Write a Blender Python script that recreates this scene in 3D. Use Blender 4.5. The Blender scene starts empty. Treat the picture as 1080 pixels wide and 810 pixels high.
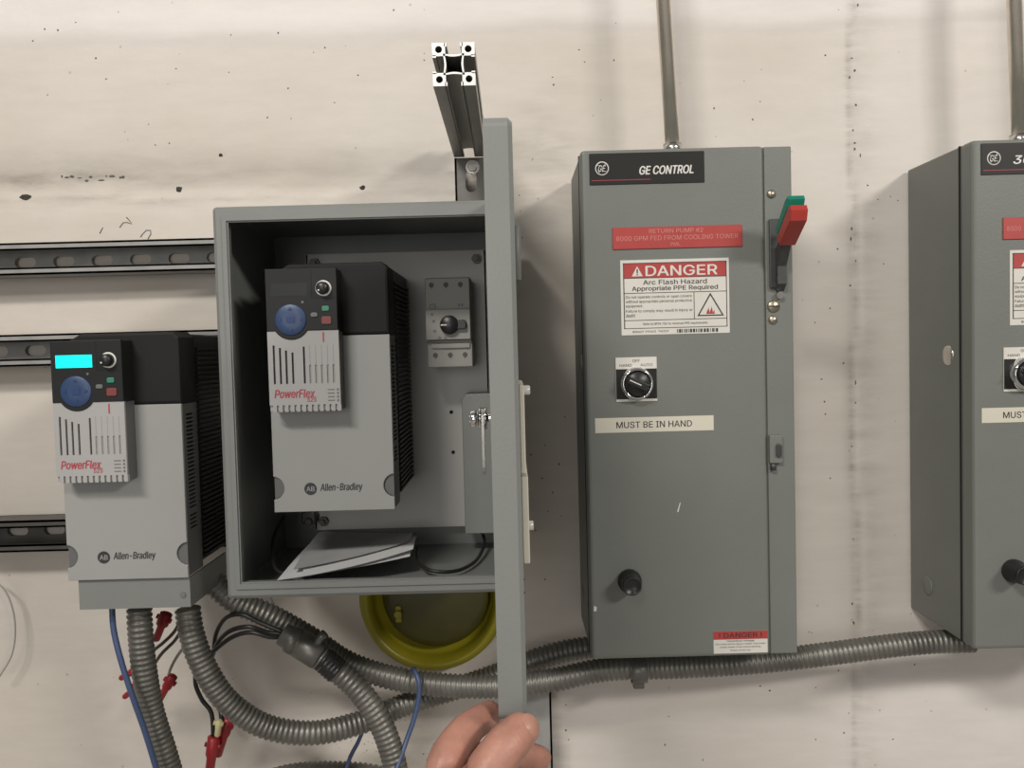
import bpy, bmesh, math, random, os
import numpy as np
from mathutils import Vector, Matrix
from mathutils.geometry import delaunay_2d_cdt

# ------------------------------------------------------------------ camera, world, lamps, exposure
scene = bpy.context.scene
COL = scene.collection
FPX = 880.0; PITCH = math.radians(2.3); ROLL = math.radians(1.5); DIST = 1.125; CZ = 1.5
R0 = Vector((1, 0, 0)); U0 = Vector((0, math.sin(PITCH), math.cos(PITCH)))
FW = Vector((0, math.cos(PITCH), -math.sin(PITCH)))
RT = math.cos(ROLL) * R0 - math.sin(ROLL) * U0
UP = math.cos(ROLL) * U0 + math.sin(ROLL) * R0
CAM = Vector((0, -DIST, CZ))
cam_data = bpy.data.cameras.new('camera'); cam = bpy.data.objects.new('camera', cam_data)
COL.objects.link(cam)
cam_data.sensor_width = 36.0; cam_data.lens = FPX / 1080 * 36; cam_data.clip_start = 0.01
cam.matrix_world = Matrix(((RT.x, UP.x, -FW.x, CAM.x), (RT.y, UP.y, -FW.y, CAM.y),
                           (RT.z, UP.z, -FW.z, CAM.z), (0, 0, 0, 1)))
scene.camera = cam
scene.view_settings.view_transform = 'Standard'; scene.view_settings.look = 'None'
scene.view_settings.gamma = 1.0; scene.view_settings.use_curve_mapping = False
scene.view_settings.exposure = -0.10
w = bpy.data.worlds.new('world'); scene.world = w; w.use_nodes = True
w.node_tree.nodes['Background'].inputs[0].default_value = (1.0, 0.97, 0.93, 1)
w.node_tree.nodes['Background'].inputs[1].default_value = 0.19

def area(name, loc, target, sx, sy, power, color):
    l = bpy.data.lights.new(name, 'AREA'); l.shape = 'RECTANGLE'; l.size = sx; l.size_y = sy
    l.energy = power; l.color = color
    o = bpy.data.objects.new(name, l); COL.objects.link(o); o.location = loc
    o.rotation_euler = (Vector(target) - Vector(loc)).to_track_quat('-Z', 'Y').to_euler()
    return o
area('ceiling_lamp', (-1.05, -2.6, 3.40), (0, 0, 1.5), 1.0, 0.25, 62, (1, 0.95, 0.88))
area('ceiling_lamp', (2.4, -3.0, 3.05), (0, 0, 1.5), 1.0, 0.25, 62, (1, 0.95, 0.88))
area('low_front_fill', (-0.75, -4.1, 1.7), (0, 0, 1.4), 1.2, 1.5, 22, (1, 0.97, 0.93))  # added fill light for the enclosure interior and lower wall, no real doorway

def un(px, py, y):
    """a pixel of the photograph on the plane Y = y, in metres"""
    d = FW + RT * ((px - 540) / FPX) - UP * ((py - 405) / FPX)
    return CAM + d * ((y + DIST) / d.y)

# ------------------------------------------------------------------ materials
def mat(name, col, rough=0.5, metal=0.0, var=0.06, scale=30.0, bump=0.0, bscale=200.0, emit=0.0, dirt=None, coat=0.0, spec=None, trans=0.0):
    m = bpy.data.materials.new(name); m.use_nodes = True
    nt = m.node_tree; b = nt.nodes['Principled BSDF']
    b.inputs['Roughness'].default_value = rough; b.inputs['Metallic'].default_value = metal
    if spec is not None: b.inputs['Specular IOR Level'].default_value = spec
    b.inputs['Coat Weight'].default_value = coat
    if trans: b.inputs['Transmission Weight'].default_value = trans
    tc = nt.nodes.new('ShaderNodeTexCoord')
    n = nt.nodes.new('ShaderNodeTexNoise'); n.inputs['Scale'].default_value = scale; n.inputs['Detail'].default_value = 4
    nt.links.new(tc.outputs['Object'], n.inputs['Vector'])
    r = nt.nodes.new('ShaderNodeValToRGB')
    r.color_ramp.elements[0].position = 0.3; r.color_ramp.elements[1].position = 0.7
    lo = [max(0, c * (1 - var)) for c in col]; hi = [min(1, c * (1 + var)) for c in col]
    if dirt: lo = dirt
    r.color_ramp.elements[0].color = (*lo, 1); r.color_ramp.elements[1].color = (*hi, 1)
    nt.links.new(n.outputs['Fac'], r.inputs['Fac'])
    nt.links.new(r.outputs['Color'], b.inputs['Base Color'])
    if emit:
        b.inputs['Emission Color'].default_value = (*col, 1); b.inputs['Emission Strength'].default_value = emit
    if bump:
        n2 = nt.nodes.new('ShaderNodeTexNoise'); n2.inputs['Scale'].default_value = bscale; n2.inputs['Detail'].default_value = 3
        nt.links.new(tc.outputs['Object'], n2.inputs['Vector'])
        bp = nt.nodes.new('ShaderNodeBump'); bp.inputs['Strength'].default_value = bump; bp.inputs['Distance'].default_value = 0.001
        nt.links.new(n2.outputs['Fac'], bp.inputs['Height']); nt.links.new(bp.outputs['Normal'], b.inputs['Normal'])
    return m

MT = dict(
    boxgrey=mat('enclosure_grey_paint', (0.215, 0.225, 0.215), 0.42, 0, 0.04, 12, 0.15, 400),
    gegrey=mat('starter_grey_paint', (0.172, 0.183, 0.168), 0.47, 0, 0.05, 9, 0.18, 350),
    subpanel=mat('white_panel_paint', (0.50, 0.49, 0.465), 0.4, 0, 0.03, 10),
    galv=mat('galvanised_strut', (0.33, 0.325, 0.315), 0.5, 0.2, 0.18, 25, 0.2, 150),
    zinc=mat('zinc_plated', (0.62, 0.60, 0.56), 0.25, 1.0, 0.08, 60),
    chrome=mat('chrome', (0.80, 0.80, 0.80), 0.10, 1.0, 0.02, 30),
    emt=mat('emt_conduit', (0.86, 0.81, 0.73), 0.36, 1.0, 0.08, 20),
    flex=mat('flex_conduit', (0.20, 0.195, 0.175), 0.42, 0.55, 0.18, 40),
    flexdark=mat('connector_dark_metal', (0.17, 0.165, 0.15), 0.4, 0.6, 0.12, 50),
    alu=mat('cut_aluminium', (0.86, 0.85, 0.83), 0.35, 0.55, 0.03, 80),
    alubody=mat('anodised_aluminium', (0.30, 0.29, 0.27), 0.42, 0.6, 0.05, 30),
    drive_light=mat('drive_light_grey', (0.33, 0.333, 0.322), 0.5, 0, 0.02, 15),
    drive_white=mat('drive_module_white', (0.39, 0.385, 0.38), 0.5, 0, 0.02, 15),
    drive_dark=mat('drive_dark_grey', (0.015, 0.015, 0.0145), 0.65, 0, 0.05, 20, 0.1, 600, spec=0.25),
    drive_side=mat('drive_mid_grey', (0.13, 0.13, 0.127), 0.5, 0, 0.04, 20),
    heatsink=mat('heatsink_black', (0.030, 0.030, 0.031), 0.5, 0.1, 0.08, 40),
    keypad=mat('keypad_charcoal', (0.016, 0.017, 0.018), 0.5, 0, 0.05, 30, spec=0.3),
    blue=mat('keypad_blue', (0.030, 0.060, 0.145), 0.4, 0, 0.05, 60),
    darkgalv=mat('dull_dark_galvanised', (0.13, 0.125, 0.115), 0.45, 0.6, 0.2, 25, 0.2, 150),
    yellowshaded=mat('yellow_shaded', (0.060, 0.054, 0.011), 0.4, 0, 0.15, 20),  # cap disc's yellow, with the shade lying on it put into the colour
    bluedk=mat('keypad_blue_print', (0.02, 0.045, 0.14), 0.5),
    lcd=mat('lcd_lit', (0.0, 0.92, 0.74), 0.4, 0, 0, 10, emit=0.95),
    lcdoff=mat('lcd_off', (0.018, 0.020, 0.021), 0.4, spec=0.3),
    green=mat('green_button', (0.04, 0.22, 0.15), 0.4),
    redbtn=mat('red_button', (0.20, 0.045, 0.04), 0.45),
    greybtn=mat('grey_button', (0.14, 0.15, 0.145), 0.45),
    black=mat('black_plastic', (0.018, 0.018, 0.018), 0.35, 0, 0.1, 50),
    hole=mat('deep_black', (0.008, 0.008, 0.008), 0.8),
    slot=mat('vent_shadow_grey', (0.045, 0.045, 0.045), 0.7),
    slotgrey=mat('vent_mid_grey', (0.30, 0.30, 0.29), 0.7),
    printred=mat('print_red', (0.40, 0.05, 0.07), 0.5),
    printdark=mat('print_dark', (0.035, 0.035, 0.035), 0.5),
    printgrey=mat('print_grey', (0.16, 0.16, 0.155), 0.5),
    printwhite=mat('print_white', (0.72, 0.71, 0.68), 0.5),
    labelwhite=mat('label_white', (0.68, 0.66, 0.61), 0.45, 0, 0.03, 40),
    labelcream=mat('label_cream', (0.66, 0.63, 0.53), 0.45, 0, 0.03, 40),
    labelred=mat('label_red', (0.42, 0.055, 0.05), 0.40, 0, 0.06, 40),
    engrave=mat('engraved_pink', (0.60, 0.24, 0.21), 0.5),
    nameplate=mat('nameplate_black', (0.018, 0.017, 0.016), 0.45, 0, 0.05, 40, spec=0.3),
    leverred=mat('lever_red', (0.42, 0.045, 0.035), 0.35, 0, 0.05, 40),
    levergreen=mat('lever_green', (0.008, 0.20, 0.13), 0.35, 0, 0.05, 40),
    darksteel=mat('dark_steel', (0.075, 0.076, 0.075), 0.4, 0.4, 0.1, 50),
    brass=mat('dull_brass_screw', (0.40, 0.36, 0.28), 0.35, 0.9, 0.1, 80),
    breaker=mat('breaker_grey', (0.31, 0.305, 0.28), 0.5, 0, 0.03, 30),
    breakerdk=mat('breaker_line', (0.09, 0.09, 0.085), 0.6),
    paper=mat('paper_white', (0.72, 0.72, 0.72), 0.7, 0, 0.02, 30),
    papergrey=mat('paper_grey', (0.42, 0.42, 0.42), 0.7, 0, 0.10, 25),  # top sheet's paper, greyer than the sheets below
    yellow=mat('yellow_plastic', (0.26, 0.225, 0.012), 0.35, 0, 0.08, 20),
    bluewire=mat('blue_wire', (0.055, 0.085, 0.18), 0.4, 0, 0.06, 40),
    blackwire=mat('black_wire', (0.020, 0.020, 0.019), 0.4, 0, 0.1, 40),
    brownwire=mat('brown_wire', (0.085, 0.062, 0.05), 0.45, 0, 0.1, 40),
    greywire=mat('grey_wire', (0.36, 0.35, 0.33), 0.45),
    redplug=mat('red_splice', (0.34, 0.020, 0.025), 0.4, 0, 0.08, 60),
    yellowplug=mat('yellow_splice', (0.62, 0.55, 0.30), 0.4),
    tape=mat('black_tape', (0.020, 0.020, 0.020), 0.25, 0, 0.2, 80, 0.4, 300),
    chip=mat('wall_chip_dark', (0.16, 0.14, 0.115), 0.9, 0, 0.3, 300),
    chipdark=mat('wall_chip_deep', (0.045, 0.04, 0.035), 0.9, 0, 0.3, 300),
    floor=mat('concrete_floor', (0.33, 0.31, 0.29), 0.8, 0, 0.15, 4, 0.2, 60),
    grease=mat('grease_smudge', (0.10, 0.105, 0.10), 0.5),
    shell=mat('clear_knob', (0.62, 0.62, 0.60), 0.2),
)

def skin_material():
    m = mat('skin', (0.44, 0.215, 0.16), 0.45, 0, 0.14, 70, 0.35, 500)
    b = m.node_tree.nodes['Principled BSDF']
    b.inputs['Subsurface Weight'].default_value = 0.15
    b.inputs['Subsurface Radius'].default_value = (0.010, 0.004, 0.002)
    b.inputs['Subsurface Scale'].default_value = 0.6
    return m
MT['skin'] = skin_material()
MT['nail'] = mat('nail', (0.44, 0.225, 0.17), 0.38, 0, 0.04, 60)

def wall_material():
    m = bpy.data.materials.new('painted_concrete'); m.use_nodes = True
    nt = m.node_tree; b = nt.nodes['Principled BSDF']; N = nt.nodes.new; L = nt.links.new
    b.inputs['Roughness'].default_value = 0.55
    tc = N('ShaderNodeTexCoord')
    at = N('ShaderNodeAttribute'); at.attribute_name = 'dirt'
    big = N('ShaderNodeTexNoise'); big.inputs['Scale'].default_value = 3.2; big.inputs['Detail'].default_value = 5
    L(tc.outputs['Object'], big.inputs['Vector'])
    cr = N('ShaderNodeValToRGB'); cr.color_ramp.elements[0].position = 0.30; cr.color_ramp.elements[1].position = 0.68
    cr.color_ramp.elements[0].color = (0.62, 0.565, 0.49, 1); cr.color_ramp.elements[1].color = (0.70, 0.655, 0.605, 1)
    L(big.outputs['Fac'], cr.inputs['Fac'])
    pa = N('ShaderNodeAttribute'); pa.attribute_name = 'pale'
    mp0 = N('ShaderNodeMix'); mp0.data_type = 'RGBA'; mp0.inputs['B'].default_value = (0.84, 0.80, 0.78, 1)
    L(pa.outputs['Fac'], mp0.inputs['Factor']); L(cr.outputs['Color'], mp0.inputs['A'])
    # dirt collected in the joints, broken up by streaky noise
    mp = N('ShaderNodeMapping'); mp.inputs['Scale'].default_value = (5, 5, 22)
    L(tc.outputs['Object'], mp.inputs['Vector'])
    st = N('ShaderNodeTexNoise'); st.inputs['Scale'].default_value = 2.2; st.inputs['Detail'].default_value = 8; st.inputs['Roughness'].default_value = 0.65
    L(mp.outputs['Vector'], st.inputs['Vector'])
    rr = N('ShaderNodeMapRange'); rr.inputs['From Min'].default_value = 0.35; rr.inputs['From Max'].default_value = 0.70
    L(st.outputs['Fac'], rr.inputs['Value'])
    mu = N('ShaderNodeMath'); mu.operation = 'MULTIPLY'
    L(rr.outputs['Result'], mu.inputs[0]); L(at.outputs['Fac'], mu.inputs[1])
    mx = N('ShaderNodeMix'); mx.data_type = 'RGBA'
    L(mu.outputs[0], mx.inputs['Factor']); L(mp0.outputs['Result'], mx.inputs['A'])
    mx.inputs['B'].default_value = (0.22, 0.195, 0.165, 1)
    # fine random specks
    vo = N('ShaderNodeTexVoronoi'); vo.inputs['Scale'].default_value = 26
    L(tc.outputs['Object'], vo.inputs['Vector'])
    sp = N('ShaderNodeMapRange'); sp.inputs['From Min'].default_value = 0.035; sp.inputs['From Max'].default_value = 0.06
    sp.inputs['To Min'].default_value = 0.35; sp.inputs['To Max'].default_value = 0.0
    L(vo.outputs['Distance'], sp.inputs['Value'])
    gate = N('ShaderNodeMath'); gate.operation = 'GREATER_THAN'; gate.inputs[1].default_value = 0.62
    sepc = N('ShaderNodeSeparateColor'); L(vo.outputs['Color'], sepc.inputs[0]); L(sepc.outputs[0], gate.inputs[0])
    g2 = N('ShaderNodeMath'); g2.operation = 'MULTIPLY'; L(sp.outputs['Result'], g2.inputs[0]); L(gate.outputs[0], g2.inputs[1])
    mx2 = N('ShaderNodeMix'); mx2.data_type = 'RGBA'
    L(g2.outputs[0], mx2.inputs['Factor']); L(mx.outputs['Result'], mx2.inputs['A']); mx2.inputs['B'].default_value = (0.20, 0.18, 0.15, 1)
    L(mx2.outputs['Result'], b.inputs['Base Color'])
    fn = N('ShaderNodeTexNoise'); fn.inputs['Scale'].default_value = 45; fn.inputs['Detail'].default_value = 6
    L(tc.outputs['Object'], fn.inputs['Vector'])
    bp = N('ShaderNodeBump'); bp.inputs['Strength'].default_value = 0.25; bp.inputs['Distance'].default_value = 0.002
    L(fn.outputs['Fac'], bp.inputs['Height']); L(bp.outputs['Normal'], b.inputs['Normal'])
    return m
MT['wall'] = wall_material()

# ------------------------------------------------------------------ mesh helpers (all shapes in world metres)
class MB:
    def __init__(self): self.v = []; self.f = []; self.s = []
    def add(self, vs, fs, smooth=False):
        o = len(self.v); self.v += [tuple(p) for p in vs]
        self.f += [tuple(i + o for i in f) for f in fs]; self.s += [smooth] * len(fs); return self
    def addbm(self, bm, smooth=False):
        bm.verts.ensure_lookup_table(); bm.verts.index_update()
        self.add([v.co[:] for v in bm.verts], [[v.index for v in f.verts] for f in bm.faces], smooth); bm.free(); return self
    def box(self, x0, x1, y0, y1, z0, z1, bev=0.0, seg=2):
        bm = bmesh.new(); bmesh.ops.create_cube(bm, size=1.0)
        for v in bm.verts:
            v.co = Vector(((x0 + x1) / 2 + v.co.x * (x1 - x0), (y0 + y1) / 2 + v.co.y * (y1 - y0), (z0 + z1) / 2 + v.co.z * (z1 - z0)))
        if bev > 0:
            bmesh.ops.bevel(bm, geom=list(bm.edges), offset=bev, segments=seg, profile=0.5, affect='EDGES')
        return self.addbm(bm)
    def prism(self, poly, y0, y1, bev=0.0, axis='y'):
        """polygon in (x,z) between y0 (front) and y1; axis='x': polygon in (y,z) between x0 and x1"""
        bm = bmesh.new()
        mk = (lambda a, c, t: (a, t, c)) if axis == 'y' else ((lambda a, c, t: (t, a, c)) if axis == 'x' else (lambda a, c, t: (a, c, t)))
        A = [bm.verts.new(mk(a, c, y0)) for a, c in poly]; B = [bm.verts.new(mk(a, c, y1)) for a, c in poly]
        n = len(poly); fa = bm.faces.new(A); bm.faces.new(list(reversed(B)))
        for i in range(n): bm.faces.new((A[i], B[i], B[(i + 1) % n], A[(i + 1) % n]))
        bmesh.ops.recalc_face_normals(bm, faces=list(bm.faces))
        if bev > 0:
            bmesh.ops.bevel(bm, geom=list(fa.edges), offset=bev, segments=2, profile=0.5, affect='EDGES')
        return self.addbm(bm)
    def lathe(self, prof, o, ax, seg=32, cap=True, smooth=True):
        """prof: (radius, distance along ax)"""
        ax = Vector(ax).normalized(); o = Vector(o)
        t = Vector((0, 0, 1)) if abs(ax.z) < 0.9 else Vector((1, 0, 0))
        a = ax.cross(t).normalized(); b = ax.cross(a)
        vs = []
        for r, h in prof:
            for k in range(seg):
                th = 2 * math.pi * k / seg; vs.append(o + ax * h + (a * math.cos(th) + b * math.sin(th)) * r)
        fs = [(i * seg + k, i * seg + (k + 1) % seg, (i + 1) * seg + (k + 1) % seg, (i + 1) * seg + k) for i in range(len(prof) - 1) for k in range(seg)]
        self.add(vs, fs, smooth)
        if cap:
            n = len(self.v) - len(vs)
            self.f.append(tuple(n + k for k in reversed(range(seg)))); self.s.append(False)
            m = n + (len(prof) - 1) * seg
            self.f.append(tuple(m + k for k in range(seg))); self.s.append(False)
        return self
    def cyl(self, p0, p1, r, seg=24, bev=0.0):
        p0 = Vector(p0); p1 = Vector(p1); L = (p1 - p0).length
        pr = [(r, 0), (r, L)] if not bev else [(r - bev, 0), (r, bev), (r, L - bev), (r - bev, L)]
        return self.lathe(pr, p0, p1 - p0, seg, True, True)
    def tube(self, pts, rad, seg=12, ridge=None):
        """sweep along a smooth curve; ridge=(pitch, depth) gives spiral-wound ridges"""
        P = spline(pts)
        step = (ridge[0] / 4) if ridge else 0.006
        P = resample(P, step)
        n = len(P); vs = []
        T0 = None
        for i in range(n):
            t = (P[min(i + 1, n - 1)] - P[max(i - 1, 0)]).normalized()
            if T0 is None:
                a = t.cross(Vector((0.31, 0.83, 0.47))).normalized()
            else:
                a = (a - t * a.dot(t)).normalized()
            T0 = t; b = t.cross(a)
            r = rad
            for k in range(seg):
                th = 2 * math.pi * k / seg
                if ridge:
                    ph = (i / 4.0 + 0.0 * k / seg) % 1.0
                    r = rad - ridge[1] * (0.0 if ph in (0.25, 0.5) else (0.35 if ph == 0.75 else 1.0))
                vs.append(P[i] + (a * math.cos(th) + b * math.sin(th)) * r)
        fs = [(i * seg + k, i * seg + (k + 1) % seg, (i + 1) * seg + (k + 1) % seg, (i + 1) * seg + k) for i in range(n - 1) for k in range(seg)]
        fs += [tuple(reversed(range(seg))), tuple((n - 1) * seg + k for k in range(seg))]
        return self.add(vs, fs, True)
    def grid(self, As, Bs, holes, t0, t1, mk):
        """plate of cells As x Bs (thickness t0..t1) with open cells; mk(a,b,t)->xyz"""
        na, nb = len(As) - 1, len(Bs) - 1
        for i in range(na):
            for j in range(nb):
                if (i, j) in holes: continue
                a0, a1, b0, b1 = As[i], As[i + 1], Bs[j], Bs[j + 1]
                q = lambda t: [mk(a0, b0, t), mk(a1, b0, t), mk(a1, b1, t), mk(a0, b1, t)]
                self.add(q(t0), [(0, 1, 2, 3)]); self.add(q(t1), [(3, 2, 1, 0)])
                for di, dj, e in ((-1, 0, ((a0, b0), (a0, b1))), (1, 0, ((a1, b0), (a1, b1))), (0, -1, ((a0, b0), (a1, b0))), (0, 1, ((a0, b1), (a1, b1)))):
                    ii, jj = i + di, j + dj
                    if ii < 0 or jj < 0 or ii >= na or jj >= nb or (ii, jj) in holes:
                        (p, q1), (r_, s_) = e
                        self.add([mk(p, q1, t0), mk(r_, s_, t0), mk(r_, s_, t1), mk(p, q1, t1)], [(0, 1, 2, 3)])
        return self
    def holed(self, rect, hole, t0, t1, mk):
        """rectangle with one closed hole (list of points round the centre), extruded t0..t1"""
        a0, a1, b0, b1 = rect
        ca = sum(p[0] for p in hole) / len(hole); cb = sum(p[1] for p in hole) / len(hole)
        H = [(math.atan2(p[1] - cb, p[0] - ca), p) for p in hole]
        def onrect(th):
            dx, dy = math.cos(th), math.sin(th); k = 1e9
            if dx > 1e-9: k = min(k, (a1 - ca) / dx)
            if dx < -1e-9: k = min(k, (a0 - ca) / dx)
            if dy > 1e-9: k = min(k, (b1 - cb) / dy)
            if dy < -1e-9: k = min(k, (b0 - cb) / dy)
            return (ca + dx * k, cb + dy * k)
        H.sort(key=lambda h: h[0])
        pr = [(th, p, onrect(th)) for th, p in H]
        for c in ((a0, b0), (a1, b0), (a1, b1), (a0, b1)):
            th = math.atan2(c[1] - cb, c[0] - ca)
            i = min(range(len(H)), key=lambda i: abs(math.atan2(math.sin(H[i][0] - th), math.cos(H[i][0] - th))))
            pr[i] = (pr[i][0], pr[i][1], c)
        n = len(pr); vs = []
        for t in (t0, t1):
            vs += [mk(*p[1], t) for p in pr] + [mk(*p[2], t) for p in pr]
        fs = []
        for i in range(n):
            j = (i + 1) % n
            fs += [(i, j, n + j, n + i), (2 * n + j, 2 * n + i, 3 * n + i, 3 * n + j), (i, 2 * n + i, 2 * n + j, j), (n + i, n + j, 3 * n + j, 3 * n + i)]
        return self.add(vs, fs)
    def text(self, s, x0, x1, z0, z1, y, bold=0.0, shear=0.0, depth=0.0002):
        """flat print fitted to a rectangle on the plane Y = y, facing -Y"""
        V, fs = text_mesh(s, shear)
        used = [V[k] for t in fs for k in t]
        ax, bx = min(p[0] for p in used), max(p[0] for p in used); az, bz = min(p[1] for p in used), max(p[1] for p in used)
        vs = [(x0 + (p[0] - ax) / (bx - ax) * (x1 - x0), y - depth, z0 + (p[1] - az) / (bz - az) * (z1 - z0)) for p in V]
        h = (z1 - z0)
        if bold > 0.003:                       # heavier strokes: the same print struck again a hair to either side
            for i, (dx, dz) in enumerate(((-0.9, 0), (0.9, 0), (0, 0.5), (0, -0.5))):
                k = min(bold, 0.035) * h * 1.25
                vs2 = [(v[0] + dx * k, v[1] + 0.000012 * (i + 1), v[2] + dz * k) for v in vs]
                self.add(vs2, fs)
        self.add(vs, fs)
        return self

FONT = None
try:
    FONT = bpy.data.fonts.load(os.path.join(bpy.utils.resource_path('LOCAL'), 'datafiles', 'fonts', 'Inter.woff2'))   # Blender's own interface font
except Exception:
    FONT = None
TEXT_CACHE = {}
def text_mesh(s, shear):
    """outline of a line of lettering, filled by the non-zero winding rule: (points, triangles)"""
    if (s, shear) in TEXT_CACHE: return TEXT_CACHE[(s, shear)]
    c = bpy.data.curves.new('t', 'FONT'); c.body = s; c.size = 1.0; c.shear = shear; c.resolution_u = 3
    if FONT: c.font = FONT
    c.fill_mode = 'NONE'
    o = bpy.data.objects.new('t', c); COL.objects.link(o)
    bpy.context.view_layer.update()
    me = bpy.data.meshes.new_from_object(o.evaluated_get(bpy.context.evaluated_depsgraph_get()))
    P = np.array([v.co[:2] for v in me.vertices]); nb = {}
    for e in me.edges:
        a, b = e.vertices; nb.setdefault(a, []).append(b); nb.setdefault(b, []).append(a)
    bpy.data.objects.remove(o); bpy.data.curves.remove(c); bpy.data.meshes.remove(me)
    seen = set(); pts = []; loops = []; segs = []
    for v in sorted(nb):
        if v in seen: continue
        comp = []; stack = [v]; seen.add(v)
        while stack:
            q = stack.pop(); comp.append(q)
            for r in nb[q]:
                if r not in seen: seen.add(r); stack.append(r)
        q = []
        for k in sorted(comp):
            if not q or np.linalg.norm(P[k] - q[-1]) > 2e-3: q.append(P[k])
        if len(q) > 2 and np.linalg.norm(q[0] - q[-1]) < 2e-3: q.pop()
        if len(q) < 3: continue
        n0 = len(pts); pts += q; loops.append(np.array(q)); segs += [(n0 + a, n0 + (a + 1) % len(q)) for a in range(len(q))]
    V, E_, T, *_ = delaunay_2d_cdt([Vector(p) for p in pts], segs, [], 0, 1e-5)
    V = np.array([p[:] for p in V]); T = np.array([t for t in T if len(t) == 3])
    ce = V[T].mean(1); wn = np.zeros(len(T))
    for q in loops:
        m_ = (ce[:, 0] > q[:, 0].min()) & (ce[:, 0] < q[:, 0].max()); idx = np.nonzero(m_)[0]
        if not len(idx): continue
        c_ = ce[idx][:, None]; a = q[None]; b = np.roll(q, -1, 0)[None]
        cr = (b[..., 0] - a[..., 0]) * (c_[..., 1] - a[..., 1]) - (b[..., 1] - a[..., 1]) * (c_[..., 0] - a[..., 0])
        up = (a[..., 1] <= c_[..., 1]) & (b[..., 1] > c_[..., 1]) & (cr > 0); dn = (a[..., 1] > c_[..., 1]) & (b[..., 1] <= c_[..., 1]) & (cr < 0)
        wn[idx] += up.sum(1) - dn.sum(1)
    T = T[wn != 0]
    TEXT_CACHE[(s, shear)] = (V.tolist(), [tuple(int(k) for k in t) for t in T]); return TEXT_CACHE[(s, shear)]

def spline(pts, n=14):
    pts = [Vector(p) for p in pts]
    if len(pts) < 3: return pts
    out = []
    for i in range(len(pts) - 1):
        p0 = pts[i - 1] if i else pts[0] * 2 - pts[1]
        p1, p2 = pts[i], pts[i + 1]
        p3 = pts[i + 2] if i + 2 < len(pts) else pts[-1] * 2 - pts[-2]
        for k in range(n):
            t = k / n
            out.append(0.5 * ((2 * p1) + (p2 - p0) * t + (2 * p0 - 5 * p1 + 4 * p2 - p3) * t * t + (3 * p1 - p0 - 3 * p2 + p3) * t ** 3))
    out.append(pts[-1]); return out

def resample(P, step):
    out = [P[0]]; acc = 0.0
    for i in range(1, len(P)):
        a, b = P[i - 1], P[i]; L = (b - a).length; d = step - acc
        while d <= L:
            out.append(a.lerp(b, d / L)); d += step
        acc = L - (d - step)
    if (out[-1] - P[-1]).length > step * 0.3: out.append(P[-1])
    return out

ORIGIN = {}
def thing(name, label, cat, loc, group=None):
    o = bpy.data.objects.new(name, None); COL.objects.link(o); o.location = loc; o.empty_display_size = 0.02
    o['label'] = label; o['category'] = cat
    if group: o['group'] = group
    ORIGIN[o.name] = Vector(loc); return o
def build(name, mb, m, parent=None, label=None, loc=None):
    org = ORIGIN[parent.name] if parent else Vector(loc or (0, 0, 0))
    me = bpy.data.meshes.new(name)
    me.from_pydata([(x - org.x, y - org.y, z - org.z) for x, y, z in mb.v], [], mb.f)
    me.polygons.foreach_set('use_smooth', mb.s); me.update()
    bm = bmesh.new(); bm.from_mesh(me); bmesh.ops.recalc_face_normals(bm, faces=list(bm.faces)); bm.to_mesh(me); bm.free()
    me.materials.append(MT[m] if isinstance(m, str) else m)
    o = bpy.data.objects.new(name, me); COL.objects.link(o)
    if parent: o.parent = parent
    else: o.location = org
    ORIGIN[o.name] = org
    if label: o['label'] = label
    return o
def single(name, mb, m, label, cat, loc, group=None):
    o = build(name, mb, m, None, None, loc); o['label'] = label; o['category'] = cat
    if group: o['group'] = group
    return o
def struct(name, mb, m):
    o = build(name, mb, m); o['kind'] = 'structure'; return o
Z = lambda v: CZ + v
XZ = lambda a, b, t: (a, t, b)
def arc(cx, cz, r, a0, a1, n):
    return [(cx + r * math.cos(math.radians(a0 + (a1 - a0) * i / n)), cz + r * math.sin(math.radians(a0 + (a1 - a0) * i / n))) for i in range(n + 1)]
def rrect(x0, x1, z0, z1, r, n=5):
    return (arc(x1 - r, z1 - r, r, 0, 90, n) + arc(x0 + r, z1 - r, r, 90, 180, n) + arc(x0 + r, z0 + r, r, 180, 270, n) + arc(x1 - r, z0 + r, r, 270, 360, n))

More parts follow.
